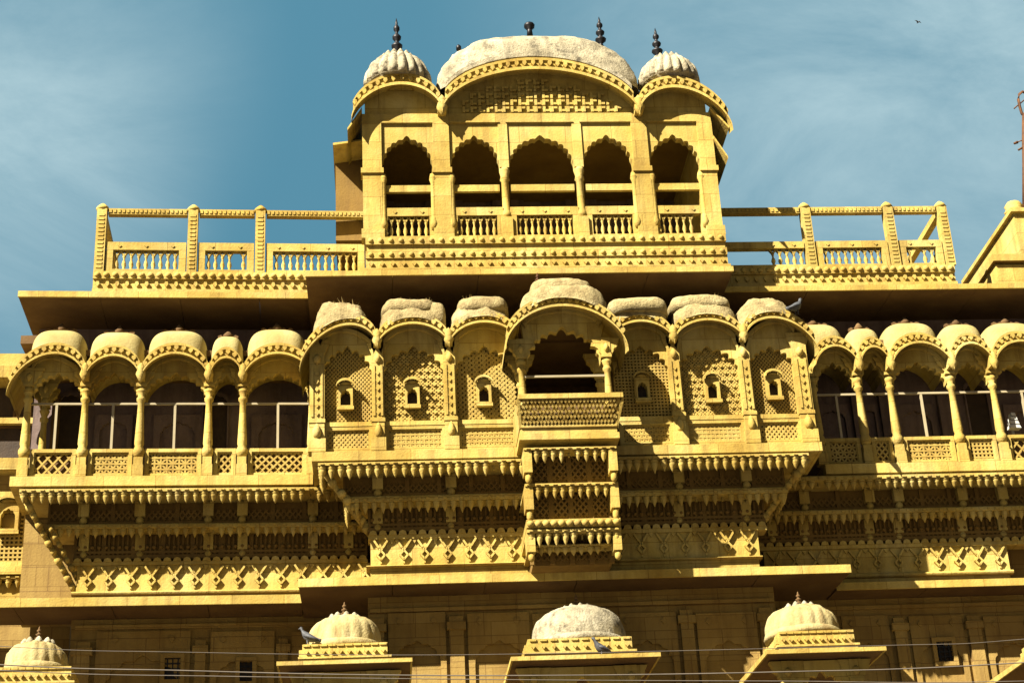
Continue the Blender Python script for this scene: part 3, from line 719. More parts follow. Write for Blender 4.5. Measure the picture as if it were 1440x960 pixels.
# ---- middle enclosed bay
yf = -2.3; yl = -2.63
colc = [446, 532, 634, 735, 862, 954, 1054, 1134]
zLedge0 = M.z(600, 645, -2.45); zLedge1 = M.z(600, 634, -2.4); zJ = M.z(600, 592, yf); zS = M.z(640, 532, yf); zV = M.z(640, 487, yl)
mg = thing('enclosed_bay', 'wide projecting bay of arched lattice screens flanking the small middle balcony', 'bay window', M, (M.x(790, 640, -2.3), -2.3, zLedge0), 'carved stone balconies on the mansion front')
xs = [M.x(p, 590, yf) for p in colc]
slab(mg, xs[0]-.08, xs[-1]+.16, -2.46, -.3, zLedge0, zLedge1, ST, 'floor_slab')
slab(mg, xs[0]-.05, xs[-1]+.11, -2.39, -.301, zLedge1+.001, zLedge1+.025, ST, 'floor_edge')
z0c = zLedge1+.026; zCap = M.z(640, 478, yf)
slab(mg, xs[0]-.06, xs[0]+.02, yf+.14, -.301, z0c, zCap+.1, ST, 'side_wall'); slab(mg, xs[-1]-.02, xs[-1]+.06, yf+.14, -.301, z0c, zCap+.1, ST, 'side_wall')
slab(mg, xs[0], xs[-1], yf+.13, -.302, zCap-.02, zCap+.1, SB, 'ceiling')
def pier(root, x, w, y, z0, z1):
    mb = MB(); r = w/2
    mb.box(x-r, x+r, y-.10, y+.12, z0, z1); mb.box(x-r-.02, x+r+.02, y-.13, y+.12, z0-.001, z0+.22); mb.box(x-r-.012, x+r+.012, y-.115, y+.12, z0+.5, z0+.56)
    for k in (-1, 1): mb.box(x+k*r*.62-.018, x+k*r*.62+.018, y-.118, y-.101, z0+.60, z1-.48)
    n = int((z1-z0-1.1)/.14)
    for k in range(n):
        z = z0+.66+k*.14; mb.prism([(x-.035, z), (x, z+.05), (x+.035, z), (x, z-.05)], y-.125, y-.1011)
    mb.lathe(x, y-.11, [(.01, z0+.22), (r*.5, z0+.26), (r*.62, z0+.34), (r*.4, z0+.42), (.01, z0+.48)], 10)
    mb.lathe(x, y-.11, [(.01, z1-.46), (r*.5, z1-.40), (r*.55, z1-.34), (.01, z1-.27)], 10)
    mb.prism([(x-r, z1-.26), (x-r-.07, z1-.1), (x-r-.08, z1), (x+r+.08, z1), (x+r+.07, z1-.1), (x+r, z1-.26)], y-.09, y+.10)
    return mb.build('pier', ST, root)
for i, x in enumerate(xs):
    if i in (3, 4): continue
    pier(mg, x, .20 if i not in (0, 7) else .24, yf, z0c, zCap)
ap_e = {0: 459, 1: 455, 2: 453, 4: 452, 5: 450, 6: 448}
dtp = {0: (440, 520, 420), 1: (533, 623, 422), 2: (632, 716, 419), 4: (855, 936, 422), 5: (943, 1032, 416), 6: (1034, 1112, 414)}
pt = {0: ('diag', .058), 1: ('dots', .052), 2: ('star', .07), 4: ('grid', .068), 5: ('dots', .052), 6: ('diag', .056)}
pt2 = {0: ('diag', .055), 1: ('dense', .075), 2: ('tri', .07), 4: ('tri', .07), 5: ('dense', .07), 6: ('diag', .06)}
mw = {0: (486, 573), 1: (580, 571), 2: (681, 568), 4: (904, 562), 5: (1003, 563), 6: (1089, 559)}
for i in (0, 1, 2, 4, 5, 6):
    xl, xr = xs[i], xs[i+1]; pm = (colc[i]+colc[i+1])/2; cx = (xl+xr)/2
    el, zl, er, zr = xl, zV, xr, zV
    if i == 0: el, zl = M.x(421, 510, yl), M.z(421, 522, yl)
    if i == 6: er, zr = M.x(1152, 490, yl), M.z(1152, 497, yl)
    a0, b0, t0 = dtp[i]
    ae = Arc(el, zl, er, zr, M.z((a0+b0)/2, ap_e[i], yl))
    dm = arcade_bay(mg, M, xl, xr, 0, yf, yl, 0, ae, None, M.z(pm, 487, yf), zS, step=.12, lobes=9)
    x0, x1, zt = M.x(a0, 440, -2.3), M.x(b0, 440, -2.3), M.z((a0+b0)/2, t0+12, -2.15); zb = ae.za-.12
    mb = MB(); fl = lambda x, y: ae.at(x)+.10+.04
    pillow(mb, (x0+x1)/2, -2.17, zb, (x1-x0)/2, .42, (zt-zb)*(1.0 if i in (0, 2, 6) else .9), .55, .72 if i in (0, 2, 6) else .5, rough=.10, seed=i*3.7, nphi=96, nth=24, floor=fl)
    if i in (1, 2, 5): pillow(mb, (x0+x1)/2+(.06 if i == 2 else -.04), -2.15, zb+(zt-zb)*.62, (x1-x0)/2*(.86 if i != 5 else .95), .40, (zt-zb)*.46, .5, .42, rough=.09, seed=i*5.1, nphi=72, nth=12)
    if i == 4: pillow(mb, (x0+x1)/2, -2.17, zb+(zt-zb)*.55, (x1-x0)/2*1.06, .46, (zt-zb)*.5, .5, .35, rough=.10, seed=9, nphi=48, nth=10)
    if i == 1: pillow(mb, x1-.13, -2.27, zb+.12, .17, .25, (zt-zb)*.80, .5, .4, rough=.1, seed=4, nphi=32, nth=10)
    dmo = mb.build('dome', RO, mg)
    # screen
    wz = M.z(mw[i][0], mw[i][1]+3, yf); wx = M.x(mw[i][0], mw[i][1], yf); ww, wh = .24, .48
    mb = MB(); lattice(mb, xl+.08, xr-.08, zJ, M.z(pm, 484, yf), yf+.06, pt[i][0], pt[i][1]*.84, pt[i][1]*.38, .035, (wx-ww/2, wx+ww/2, wz, wz+wh*.8)); scr = mb.build('lattice_screen', JL, mg)
    mini_window(scr, wx, yf+.03, wz, ww, wh)
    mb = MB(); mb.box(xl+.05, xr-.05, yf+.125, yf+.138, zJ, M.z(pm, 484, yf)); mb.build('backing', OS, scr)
    zlo = z0c+.02
    mb = MB(); mb.box(xl+.09, xr-.09, yf-.03, yf+.1, zJ-.075, zJ); mb.build('transom', ST, mg)
    parapet(mg, xl+.09, xr-.09, zlo, zJ-.076, yf, *pt2[i])
for i in (1, 2, 5, 6): boss(mg, xs[i], yl+.08, zV+.10)
rowsC = (600, 646, 651, 668, 694, 703, 717, 744, 756, 795, 803, 808)
corbel(mg, M, 447, 1139, (531, 634, 955, 1050), rowsC, YS, lend=.40, rend=.34)
zb0 = M.z(790, 789, -1.72); zb1 = M.z(790, 751, -1.72)
carved_band(mg, M.x(521, 770, -1.72), M.x(1066, 755, -1.72), -1.72, zb0, zb1, .345)
roll_mould(mg, M.x(515, 795, -1.77), M.x(1072, 780, -1.77), -1.80, M.z(790, 797, -1.55), zb0-.001)
slab(mg, M.x(521, 797, -1.72), M.x(1067, 785, -1.72), -1.72, -.4, zLC+.14, M.z(790, 797, -1.55)-.001, ST, 'plinth')
for (p, q) in (((449, 655, -2.35), (521, 752, -1.55)), ((1136, 645, -2.35), (1070, 735, -1.55)), ((478, 690, -2.15), (520, 745, -1.55))):
    strut(mg, (M.x(*p), p[2], M.z(*p)), (M.x(*q), q[2], M.z(*q)), .075, n=6)

# ---- the small middle balcony
yf = -3.0; yl = -3.38
cb = thing('canopied_balcony', 'small projecting balcony with one dark open arch and sloping lattice parapet in the middle', 'balcony', M, (M.x(797, 620, -3.0), -3.0, M.z(797, 628, -3.0)), 'carved stone balconies on the mansion front')
x0, x1 = M.x(737, 560, yf), M.x(855, 560, yf); zP = M.z(800, 565, yf); zR = M.z(800, 529, yf); zS = M.z(800, 512, yf); zF = M.z(800, 621, yf); zV = M.z(800, 482, yl); zCap = M.z(800, 478, yf)
column(cb, x0-.02, yf, zF+.1, zCap, .155); column(cb, x1+.02, yf, zF+.1, zCap, .155)
column(cb, x0+.02, yf+.62, zF+.1, zCap, .18); column(cb, x1-.02, yf+.62, zF+.1, zCap, .18)
ae = Arc(M.x(712, 488, yl), M.z(712, 490, yl), M.x(884, 488, yl), M.z(884, 493, yl), M.z(797, 430, yl))
arcade_bay(cb, M, x0, x1, 0, yf, yl, 0, ae, None, M.z(797, 460, yf), zS, step=.115, hf=.16, lobes=11, droop=.12)
dx0, dx1, zt = M.x(729, 430, -2.9), M.x(852, 430, -2.9), M.z(795, 404, -2.8); zb = ae.za-.2
mb = MB(); pillow(mb, (dx0+dx1)/2, -2.85, zb, (dx1-dx0)/2, .52, (zt-zb)*.86, .6, .5, rough=.07, seed=20, nphi=64, nth=16, floor=lambda x, y: ae.at(x)+.12+.04)
pillow(mb, (dx0+dx1)/2-.02, -2.85, zb+(zt-zb)*.55, (dx1-dx0)/2*.72, .42, (zt-zb)*.45, .55, .36, rough=.07, seed=25, nphi=64, nth=10)
dmo = mb.build('dome', RO, cb)
finial(dmo, M.x(756, 395, -2.9), -2.9, zt-.03, .26, RU, r=.045)
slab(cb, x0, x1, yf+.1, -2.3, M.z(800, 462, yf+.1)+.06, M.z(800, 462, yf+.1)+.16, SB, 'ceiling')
slab(cb, x0-.12, x1+.12, yf-.13, -2.3, zF, zF+.10, ST, 'floor_slab')
slab(cb, x0-.09, x1+.09, yf-.10, -2.3, zF+.101, zF+.20, ST, 'floor_edge')
# outward leaning parapet
zb_, zt_ = zF+.20, zP; ln = .16
mb = MB(); xm0, xm1 = M.x(728, 566, yf-ln), M.x(875, 562, yf-ln)
lw = MB(); lattice(lw, x0-.09, x1+.09, zb_+.04, zt_-.05, 0, 'diag', .10, .042, .045, None, 52)
for q in range(26):
    for r_ in range(5):
        xx = x0-.05+(x1-x0+.10)*(q+.5*(r_ % 2)+.25)/26; zz = zb_+.08+(zt_-zb_-.17)*r_/4; lw.prism([(xx-.022, zz), (xx, zz+.03), (xx+.022, zz), (xx, zz-.03)], -.03, -.002)
def lean(q):
    t = (q[2]-zb_)/(zt_-zb_); c = (x0+x1)/2; k = 1+t*((xm1-xm0)/(x1-x0+.18)-1)
    return (c+(q[0]-c)*k, q[1]+yf-.10-ln*t, q[2])
lw.v = [lean(q) for q in lw.v]
pp = MB(); pp.box(xm0, xm1, yf-.10-ln-.03, yf-.10-ln+.10, zt_-.05, zt_+.03); pp.box(x0-.09, x1+.09, yf-.13, yf-.04, zb_+.001, zb_+.05)
for sx, xx, xt in ((-1, x0-.09, xm0), (1, x1+.09, xm1)):
    pp.hexa([(xx-.02, yf-.11, zb_), (xx+.02, yf-.11, zb_), (xt+.02, yf-.11-ln, zt_-.05), (xt-.02, yf-.11-ln, zt_-.05)], [(xx-.02, -2.32, zb_), (xx+.02, -2.32, zb_), (xt+.02, -2.32, zt_-.05), (xt-.02, -2.32, zt_-.05)])
par = pp.build('parapet_panel', ST, cb); lw.build('jali', JL, par)
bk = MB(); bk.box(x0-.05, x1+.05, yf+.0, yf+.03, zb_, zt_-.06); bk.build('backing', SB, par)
pipe_rail(cb, (x0, x1), yf, zR, zP, [])
# corbelling below it
for (ft, fb, pp_, y, ins) in ((627, 631, 646, -3.08, 0), (677, 682, 698, -2.98, .0), (741, 747, 764, -2.9, .0), (764, 767, 778, -2.75, .03)):
    pendant_row(cb, x0-.06+ins, x1+.06-ins, y, M.z(800, ft, y), M.z(800, fb, y), M.z(800, fb, y)-M.z(800, pp_, y), .13, depth=abs(y)-1.7, r=.06)
mb = MB(); beads(mb, x0-.06, x1+.06, -2.93, M.z(800, 735, -2.93), .06, .125); mb.box(x0-.06, x1+.06, -2.92, -1.7, M.z(800, 740, -2.92), M.z(800, 729, -2.92)); mb.build('bead_moulding', ST, cb)
for (t, b, y) in ((631, 677, -2.72), (682, 729, -2.64), (750, 790, -2.4)):
    n = 4; mb = MB(); q0, q1 = x0+.05, x1-.05; mb.box(q0, q1, y, -1.61, M.z(800, b, y)-.05, M.z(800, t, y)+.06)
    for k in range(n+1):
        xx = q0+(q1-q0)*k/n; mb.box(xx-.04, xx+.04, y-.05, y-.001, M.z(800, b, y)-.04, M.z(800, t, y)+.05)
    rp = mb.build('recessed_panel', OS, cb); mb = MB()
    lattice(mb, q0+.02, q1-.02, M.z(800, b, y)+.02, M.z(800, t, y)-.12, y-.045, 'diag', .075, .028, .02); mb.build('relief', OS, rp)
for xx in (x0, x1):
    for (t, b, y) in ((632, 677, -3.06), (682, 730, -2.96), (748, 787, -2.86)):
        bracket_post(cb, xx, y, M.z(800, b, y)+.02, M.z(800, t, y), .13)

# ================================================================== terrace railings
def railing(root, fr, y, px0, px1, posts, z, pan, gap=None, broken=None, dark=None):
    """posts, top rail, parapet panels with balusters, carved base course"""
    zt, zr0, zr1, zp1, zb1, zb0, zc1, zc0, zl0 = z
    x0, x1 = px0, px1
    mb = MB(); mb.box(x0, x1, y-.10, y+.25, zc1, zb0)
    beads(mb, x0, x1, y-.09, (zc1+zb0)/2, (zb0-zc1)*.40, .15); mb.box(x0, x1, y-.05, y+.25, zc0, zc1-.001)
    n = round((x1-x0)/.17)
    for i in range(n):
        x = x0+(x1-x0)*(i+.5)/n; zz = (zc0+zc1)/2; mb.prism([(x-.02, zz+.05), (x-.035, zz), (x, zz-.05), (x+.035, zz), (x+.02, zz+.05)], y-.10, y-.051)
    mb.box(x0, x1, y-.12, y+.25, zl0, zc0-.001)
    mb.build('base_course', ST, root)
    for x in posts:
        mb = MB(); w = .085; mb.box(x-w, x+w, y-.10, y+.08, zb0+.001, zt-.07)
        for k in range(14): mb.box(x-.05, x+.05, y-.112, y-.1001, zb0+.06+k*(zt-zb0-.2)/14, zb0+.06+k*(zt-zb0-.2)/14+.045)
        mb.lathe(x, y-.01, [(.10, zt-.07), (.12, zt-.04), (.10, zt-.0), (.05, zt+.05), (.01, zt+.08)], 10); mb.build('post', ST, root)
    for k in range(len(posts)+1):
        pass
    return
def rail_bar(root, x0, x1, y, z0, z1):
    mb = MB(); mb.box(x0, x1, y-.06, y+.06, z0, z1)
    n = int((x1-x0)/.075)
    for i in range(n):
        x = x0+(x1-x0)*(i+.5)/n; mb.box(x-.022, x+.022, y-.075, y-.061, z0+.03, z1-.02)
    mb.build('top_rail', ST, root)
def baluster_panel(root, x0, x1, y, z0, z1, gone=(), step=.125, frame=.10, full=True):
    mb = MB(); h = z1-z0
    mb.box(x0, x1, y-.07, y+.06, z1-h*.26, z1); mb.box(x0, x1, y-.069, y+.06, z0, z0+h*.10)
    if full: mb.box(x0, x0+frame*1.2, y-.068, y+.059, z0+h*.10, z1-h*.26); mb.box(x1-frame*1.2, x1, y-.068, y+.059, z0+h*.10, z1-h*.26)
    nn = max(1, int((x1-x0)/.36))
    for i in range(nn):
        x = x0+(x1-x0)*(i+.5)/nn; zz = z1-h*.13; mb.prism([(x-.035, zz), (x, zz+.035), (x+.035, zz), (x, zz-.035)], y-.085, y-.0701)
    o = mb.build('parapet_panel', ST, root)
    a, b = x0+(frame*1.2 if full else 0), x1-(frame*1.2 if full else 0); n = max(1, round((b-a)/step)); zb, zt = z0+h*.10, z1-h*.26
    for i in range(n):
        if i in gone: continue
        x = a+(b-a)*(i+.5)/n; hh = zt-zb; r = step*.33
        mb = MB(); mb.lathe(x, y, [(r*.9, zb), (r*.9, zb+.06*hh), (r*.5, zb+.12*hh), (r*1.0, zb+.3*hh), (r*.8, zb+.42*hh), (r*.38, zb+.56*hh), (r*.5, zb+.66*hh), (r*.75, zb+.72*hh), (r*.55, zb+.78*hh)], 8)
        for sg in (-1, 1): mb.bar((x, zb+.76*hh), (x+sg*(b-a)/n/2, zt), .028, y-.03, y+.03)
        mb.build('baluster', ST, o)
    return o
def zset(fr, pr, y, rows): return [fr.z(pr, q, y) for q in rows]
yR = -1.05
tl = thing('terrace_railing', 'carved stone railing on the roof terrace left of the pavilion, one baluster missing', 'railing', F, (F.x(300, 412, yR), yR, F.z(300, 414, yR)), 'stone railings on the roof terrace')
zz = zset(F, 300, yR, (294, 297, 305, 344, 382, 386, 396, 411, 415))
xl, xr = F.x(131, 400, yR), F.x(512, 400, yR)
posts = [F.x(142, 340, yR), F.x(271, 340, yR), F.x(366, 340, yR)]
railing(tl, F, yR, xl, xr, posts, zz, None)
ends = posts+[F.x(512, 340, yR)]
gone = [(), (4,), ()]
for i in range(3):
    rail_bar(tl, ends[i]+.105, ends[i+1]-(.105 if i < 2 else 0), yR, zz[2], zz[1]); baluster_panel(tl, ends[i]+.106, ends[i+1]-(.106 if i < 2 else 0), yR, zz[5]+.001, zz[3], gone[i])
# return along the left end
mb = MB(); mb.box(posts[0]-.06, posts[0]+.06, yR+.1, 2.0, zz[2], zz[1]); mb.build('top_rail', ST, tl)
mb = MB(); mb.box(posts[0]-.06, posts[0]+.06, yR+.1, 2.0, zz[5], zz[3]); mb.build('end_parapet', ST, tl)
mb = MB(); mb.box(posts[0]-.1, posts[0]+.1, 2.0, 2.2, zz[5], zz[0]); mb.build('post', ST, tl)
tr = thing('terrace_railing', 'carved stone railing on the roof terrace right of the pavilion, partly shaded with balusters missing', 'railing', M, (M.x(1200, 400, yR), yR, M.z(1200, 402, yR)), 'stone railings on the roof terrace')
zz = zset(M, 1200, yR, (290, 293, 301, 341, 373, 377, 387, 401, 405))
posts = [M.x(1136, 335, yR), M.x(1253, 335, yR), M.x(1329, 335, yR)]; xl = M.x(1010, 340, yR); xr = M.x(1342, 390, yR)
railing(tr, M, yR, xl, xr, posts, zz, None)
ends = [xl]+posts; gone = [tuple(range(0, 7)), (), (1,)]
for i in range(3):
    rail_bar(tr, ends[i]+(.105 if i else 0), ends[i+1]-.105, yR, zz[2], zz[1]); baluster_panel(tr, ends[i]+(.106 if i else 0), ends[i+1]-.106, yR, zz[5]+.001, zz[3], gone[i], full=(i > 0))
mb = MB(); mb.box(posts[2]-.06, posts[2]+.06, yR+.1, 1.2, zz[2], zz[1]); mb.build('top_rail', ST, tr)
mb = MB(); mb.box(posts[2]-.1, posts[2]+.1, 1.2, 1.4, zz[5], zz[0]); mb.build('post', ST, tr)
mb = MB(); mb.box(posts[2]-.06, posts[2]+.06, yR+.1, 1.2, zz[5], zz[3]); mb.build('end_parapet', ST, tr)

# ================================================================== rooftop pavilion
yf = -2.0; yl = -2.30
zB = M.z(760, 384, -2.25); zT0 = M.z(760, 374, yf-.15)
pv = thing('rooftop_pavilion', 'tall sandstone roof pavilion with five cusped arches, curved eaves and weathered domes', 'pavilion', M, (M.x(765, 380, -2.0), -1.0, zB))
PX = lambda px, py=240, y=yf: M.x(px, py, y)
PZ = lambda py, y=yf, px=760: M.z(px, py, y)
xl, xr = PX(510), PX(1007)
# base courses
bx0, bx1 = M.x(514, 345, yf-.1), M.x(1022, 345, yf-.1)
mb = MB()
zr = [PZ(q, yf-.1) for q in (331, 341, 350, 360, 376, 385)]
mb.box(bx0, bx1, yf-.10, 1.2, zr[1], zr[0]); beads(mb, bx0, bx1, yf-.09, (zr[0]+zr[1])/2, .05, .175)
mb.box(bx0+.02, bx1-.02, yf-.05, 1.2, zr[2], zr[1]-.001); mb.box(bx0, bx1, yf-.09, 1.2, zr[3], zr[2]-.001); beads(mb, bx0, bx1, yf-.08, (zr[2]+zr[3])/2, .05, .175)
mb.box(bx0, bx1, yf-.06, 1.2, zr[4], zr[3]-.001)
for i in range(34):
    x = bx0+(bx1-bx0)*(i+.5)/34; z_ = (zr[3]+zr[4])/2; mb.prism([(x-.018, z_+.05), (x-.035, z_), (x, z_-.05), (x+.035, z_), (x+.018, z_+.05)], yf-.105, yf-.061)
mb.box(bx0-.02, bx1+.02, yf-.16, 1.2, zr[5]-.05, zr[4]-.001)
mb.build('base_course', ST, pv)
zfl = zr[0]+.001; zrail0, zrail1, zpar = PZ(267), PZ(258), PZ(291); zspr = PZ(236); zap = PZ(190); zpan = PZ(178); ztop = PZ(160)
op = [(539, 607), (636, 701), (718, 806), (823, 889), (917, 984)]
edges = [510, 621.5, 709.5, 814.5, 903, 1007]
for i, (a, b) in enumerate(op):
    x0, x1 = PX(a-2), PX(b+2); cx = (x0+x1)/2; e0, e1 = PX(edges[i]), PX(edges[i+1])
    mb = MB()
    ins = cusp_line(cx, (x1-x0)/2, zspr, zap, 11 if i != 2 else 13, .042); ot = frame_line(e0+.002, e1-.002, zspr, zpan+.06, cx, zspr); mb.ribbon(ot, ins, yf, yf+.16)
    mb.build('cusped_arch', ST, pv)
    mb = MB(); mb.box(x0+.02, x1-.02, yf+.03, yf+.10, zrail0, zrail1); mb.build('rail', ST, pv)
    baluster_panel(pv, x0-.02, x1+.02, yf+.06, zfl, zpar, {0: (), 4: (5,)}.get(i, ()), step=.115, frame=.09)
for i, (a, b) in enumerate(((510, 537), (610, 633), (703, 716), (808, 821), (892, 914), (986, 1007))):
    x0, x1 = PX(a), PX(b); thin = i in (2, 3); mb = MB()
    if thin:
        cx = (x0+x1)/2; r = (x1-x0)/2
        mb.box(cx-r*1.15, cx+r*1.15, yf-.06, yf+.18, zfl, zfl+.4); mb.lathe(cx, yf+.05, [(r*.8, zfl+.4), (r*1.2, zfl+.46), (r*1.1, zfl+.52), (r*.8, zfl+.58), (r*.8, zspr-.25), (r*1.1, zspr-.22), (r*.85, zspr-.15), (r*1.15, zspr-.05), (r*1.1, zspr)], 12); mb.box(cx-r, cx+r, yf-.03, yf+.16, zspr, zpan+.06)
    else:
        mb.box(x0, x1, yf-.05, yf+.18, zfl, zpan+.06); mb.box(x0-.03, x1+.03, yf-.085, yf+.18, zspr-.12, zspr-.02); mb.box(x0-.03, x1+.03, yf-.08, yf+.18, zfl+.001, zfl+.18)
        for xx in (x0-.02, x1+.02):
            if xl < xx < xr: mb.lathe(xx, yf+.0, [(.05, zfl+.18), (.075, zfl+.3), (.05, zfl+.42), (.045, zspr-.3), (.07, zspr-.22), (.05, zspr-.12)], 8)
    mb.build('pier' if not thin else 'column', ST, pv)
mb = MB(); mb.box(xl, xr, yf-.02, yf+.2, zpan+.061, ztop)
for i, (a, b) in enumerate(op):
    x0, x1 = PX(a)-.05, PX(b)+.05; mb.box(x0, x1, yf-.05, yf-.021, zpan+.065, zpan+.095)
mb.build('lintel', ST, pv)
# enclosing walls, back wall with niches, ceiling
xb0, xb1 = xl+.02, xr-.02
slab(pv, xb0, xb0+.2, yf+.181, 1.15, zfl, ztop, ST, 'side_wall'); slab(pv, xb1-.2, xb1, yf+.181, 1.15, zfl, ztop, ST, 'side_wall')
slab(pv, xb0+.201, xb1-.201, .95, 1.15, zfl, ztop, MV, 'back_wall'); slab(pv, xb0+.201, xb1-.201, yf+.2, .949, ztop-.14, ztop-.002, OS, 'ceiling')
for i, (a, b) in enumerate(op):
    x0, x1 = M.x(a, 260, .9)+.08, M.x(b, 260, .9)-.02; cx = (x0+x1)/2; z1 = M.z((a+b)/2, 232, .9); z0 = M.z((a+b)/2, 300, .9)
    mb = MB(); ins = cusp_line(cx, (x1-x0)*.36, z1-.45, z1-.1, 7, .06, 36); ot = frame_line(x0-.1, x1+.1, z0, z1+.1, cx, z1-.45, 36)
    mb.ribbon([(x0-.1, z0)]+ot+[(x1+.1, z0)], [(ins[0][0], z0)]+ins+[(ins[-1][0], z0)], .88, .949); mb.build('niche', MV, pv)
# side bay on the left flank and eaves on both flanks
fx0, fx1 = M.x(472, 260, -.9), xl+.001
sb = MB(); sb.box(fx0, fx1, -.9, .8, PZ(338, -.9, 490), PZ(207, -.9, 490)); sbo = sb.build('side_bay', OS, pv)  # browner colour stands in for shade on the bay's front
sb = MB(); sb.hexa([(fx0-.03, -1.55, PZ(206, -1.5, 490)), (fx1, -1.55, PZ(200, -1.5, 500)), (fx1, -1.55, PZ(198, -1.5, 500)), (fx0-.03, -1.55, PZ(203, -1.5, 490))], [(fx0-.03, .9, PZ(206, -1.5, 490)), (fx1, .9, PZ(200, -1.5, 500)), (fx1, .9, PZ(197, -1.5, 500)+.06), (fx0-.03, .9, PZ(203, -1.5, 490)+.02)]); sb.build('hood', ST, sbo)
for sg, xx in ((-1, xl), (1, xr)):
    for (za_, ln_) in ((PZ(158), .30), (PZ(200), .22)):
        if sg < 0 and za_ < PZ(190): continue
        if sg < 0: ln_ = .26
        mb = MB(); mb.hexa([(xx, yf-.1, za_), (xx, .9, za_), (xx, .9, za_+.06), (xx, yf-.1, za_+.06)], [(xx+sg*ln_, yf-.1, za_-.42), (xx+sg*ln_, .9, za_-.42), (xx+sg*ln_, .9, za_-.37), (xx+sg*ln_, yf-.1, za_-.37)]); mb.build('side_eave', ST, pv)
# curved eaves, tympana, friezes
arcs = [Arc(M.x(494, 160, yl), PZ(170, yl, 494), M.x(622, 156, yl), PZ(158, yl, 620), PZ(119, yl, 556)),
        Arc(M.x(622, 156, yl), PZ(158, yl, 622), M.x(900, 158, yl), PZ(161, yl, 900), PZ(97, yl, 761)),
        Arc(M.x(900, 158, yl), PZ(161, yl, 900), M.x(1030, 172, yl), PZ(183, yl, 1030), PZ(124, yl, 960))]
cent = [(PX(510), PX(621.5)), (PX(621.5), PX(903)), (PX(903), PX(1007))]
for i, a in enumerate(arcs):
    ev = eave_sheet(a, yl, yf+.05, .13, .06).build('arched_eave', ST, pv)
    mb = MB(); frieze(mb, a, yl+.12, yf+.05, .10, .19, .15, .04); mb.build('frieze', ST, ev)
    c0, c1 = cent[i]
    mb = MB(); pts = [(x, max(z+.12, ztop+.003)) for x, z in (a.pt(u) for u in US) if c0-.0 < x < c1+.0]
    mb.prism([(pts[0][0], ztop+.001)]+pts+[(pts[-1][0], ztop+.001)], yf+.02, yf+.2)
    ty = mb.build('tympanum', ST, pv)
    q0, q1 = c0+(c1-c0)*.17, c1-(c1-c0)*.13
    if i == 1:
        mb = MB(); zt_ = a.za-.06; st = .145; k = 0; z = ztop+.02
        while z < zt_:
            x = q0-.2
            while x < q1+.2:
                top = a.at(x)-.02
                if z+st*.8 < top and a.at(x+st) -.02 > z+st*.8:
                    mb.box(x, x+st*.32, yf-.035, yf+.019, z, z+st*.82); mb.box(x+st*.321, x+st*.8, yf-.03, yf+.019, z+st*(.5 if k % 2 else .1), z+st*(.78 if k % 2 else .38)); k += 1
                x += st
            k += 1; z += st
        mb.build('carved_grid', ST, ty)
    mb = MB(); lo = [(x, z+.03) for x, z in pts if ztop-.0 < z]; hi = [(x, z+.10) for x, z in lo]
    if len(lo) > 3: mb.ribbon(hi, lo, yf-.06, yf+.019); mb.build('arch_ring', ST, ty)
for p in (622, 900): boss(pv, M.x(p, 150, yl), yl+.12, PZ(156, yl, p)+.06, 1.25)
# domes
zb = PZ(122, -1.6)
mb = MB(); cx = M.x(754, 90, -1.6); pillow(mb, cx, -1.35, PZ(135, -1.6), M.x(897, 100, -1.6)-cx, .8, PZ(64, -1.35)-PZ(135, -1.6), .55, .86, rough=.05, seed=3, nphi=128, nth=32, floor=lambda x, y: arcs[1].at(x)+.15)
pillow(mb, cx, -1.35, PZ(100, -1.6), (M.x(897, 100, -1.6)-cx)*.80, .74, PZ(65, -1.35)-PZ(100, -1.6), .55, .80, rough=.04, seed=6, nphi=128, nth=24, floor=lambda x, y: arcs[1].at(x)+.2)
cop_lo = [(x, z+.35) for x, z in (arcs[1].pt(u*.95) for u in US)]; mb.ribbon([(x, z+.10) for x, z in cop_lo], cop_lo, -2.19, -1.9)
dc = mb.build('dome', PL, pv)
mb = MB()
for i in range(30):            # petal course near the ridge
    u = -.72+1.44*i/29; x = cx+(M.x(897, 100, -1.6)-cx)*u; z = PZ(135, -1.6)+(PZ(64, -1.35)-PZ(135, -1.6))*(max(0, 1-abs(u)**3.1)**.62)-.015
    mb.lathe(x, -1.5, [(.05, z-.06), (.06, z), (.05, z+.035), (.008, z+.06)], 6)
mb.build('petal_course', PL, dc)
def ribdome(cxp, axp, base_py, top_py, y):
    cx = M.x(cxp, 100, y); zb = M.z(cxp, base_py, y); zt = M.z(cxp, top_py, y); ax = M.x(cxp+axp, 100, y)-cx
    mb = MB(); pillow(mb, cx, y, zb, ax, ax, (zt-zb)*.90, 1.0, .85, ribs=20, rib=.11, rough=.05, seed=cxp, nphi=160, nth=18)
    d = mb.build('dome', PL, pv)
    mb = MB()
    for k in range(14):
        a = 2*pi*k/14; mb.lathe(cx+ax*.42*cos(a), y+ax*.42*sin(a), [(.05, zt-.15), (.07, zt-.10), (.03, zt-.04), (.006, zt-.01)], 6)
    mb.lathe(cx, y, [(.26, zt-.14), (.22, zt-.06), (.12, zt-.02), (.1, zt+.02), (.05, zt+.06)], 14); mb.build('lotus_cap', PL, d)
    return d, cx, zt
dl, xx, zt = ribdome(559, 48, 124, 79, -1.75); finial(dl, xx, -1.75, zt+.03, M.z(561, 28, -1.75)-zt, BK, r=.085)
dr, xx, zt = ribdome(939, 43, 122, 82, -1.75); finial(dr, M.x(925, 80, -1.75), -1.75, zt+.0, M.z(925, 40, -1.75)-zt, BK, r=.085)
finial(dc, M.x(845, 60, -1.35), -1.35, M.z(845, 66, -1.35), M.z(845, 22, -1.35)-M.z(845, 64, -1.35), BK, r=.085)
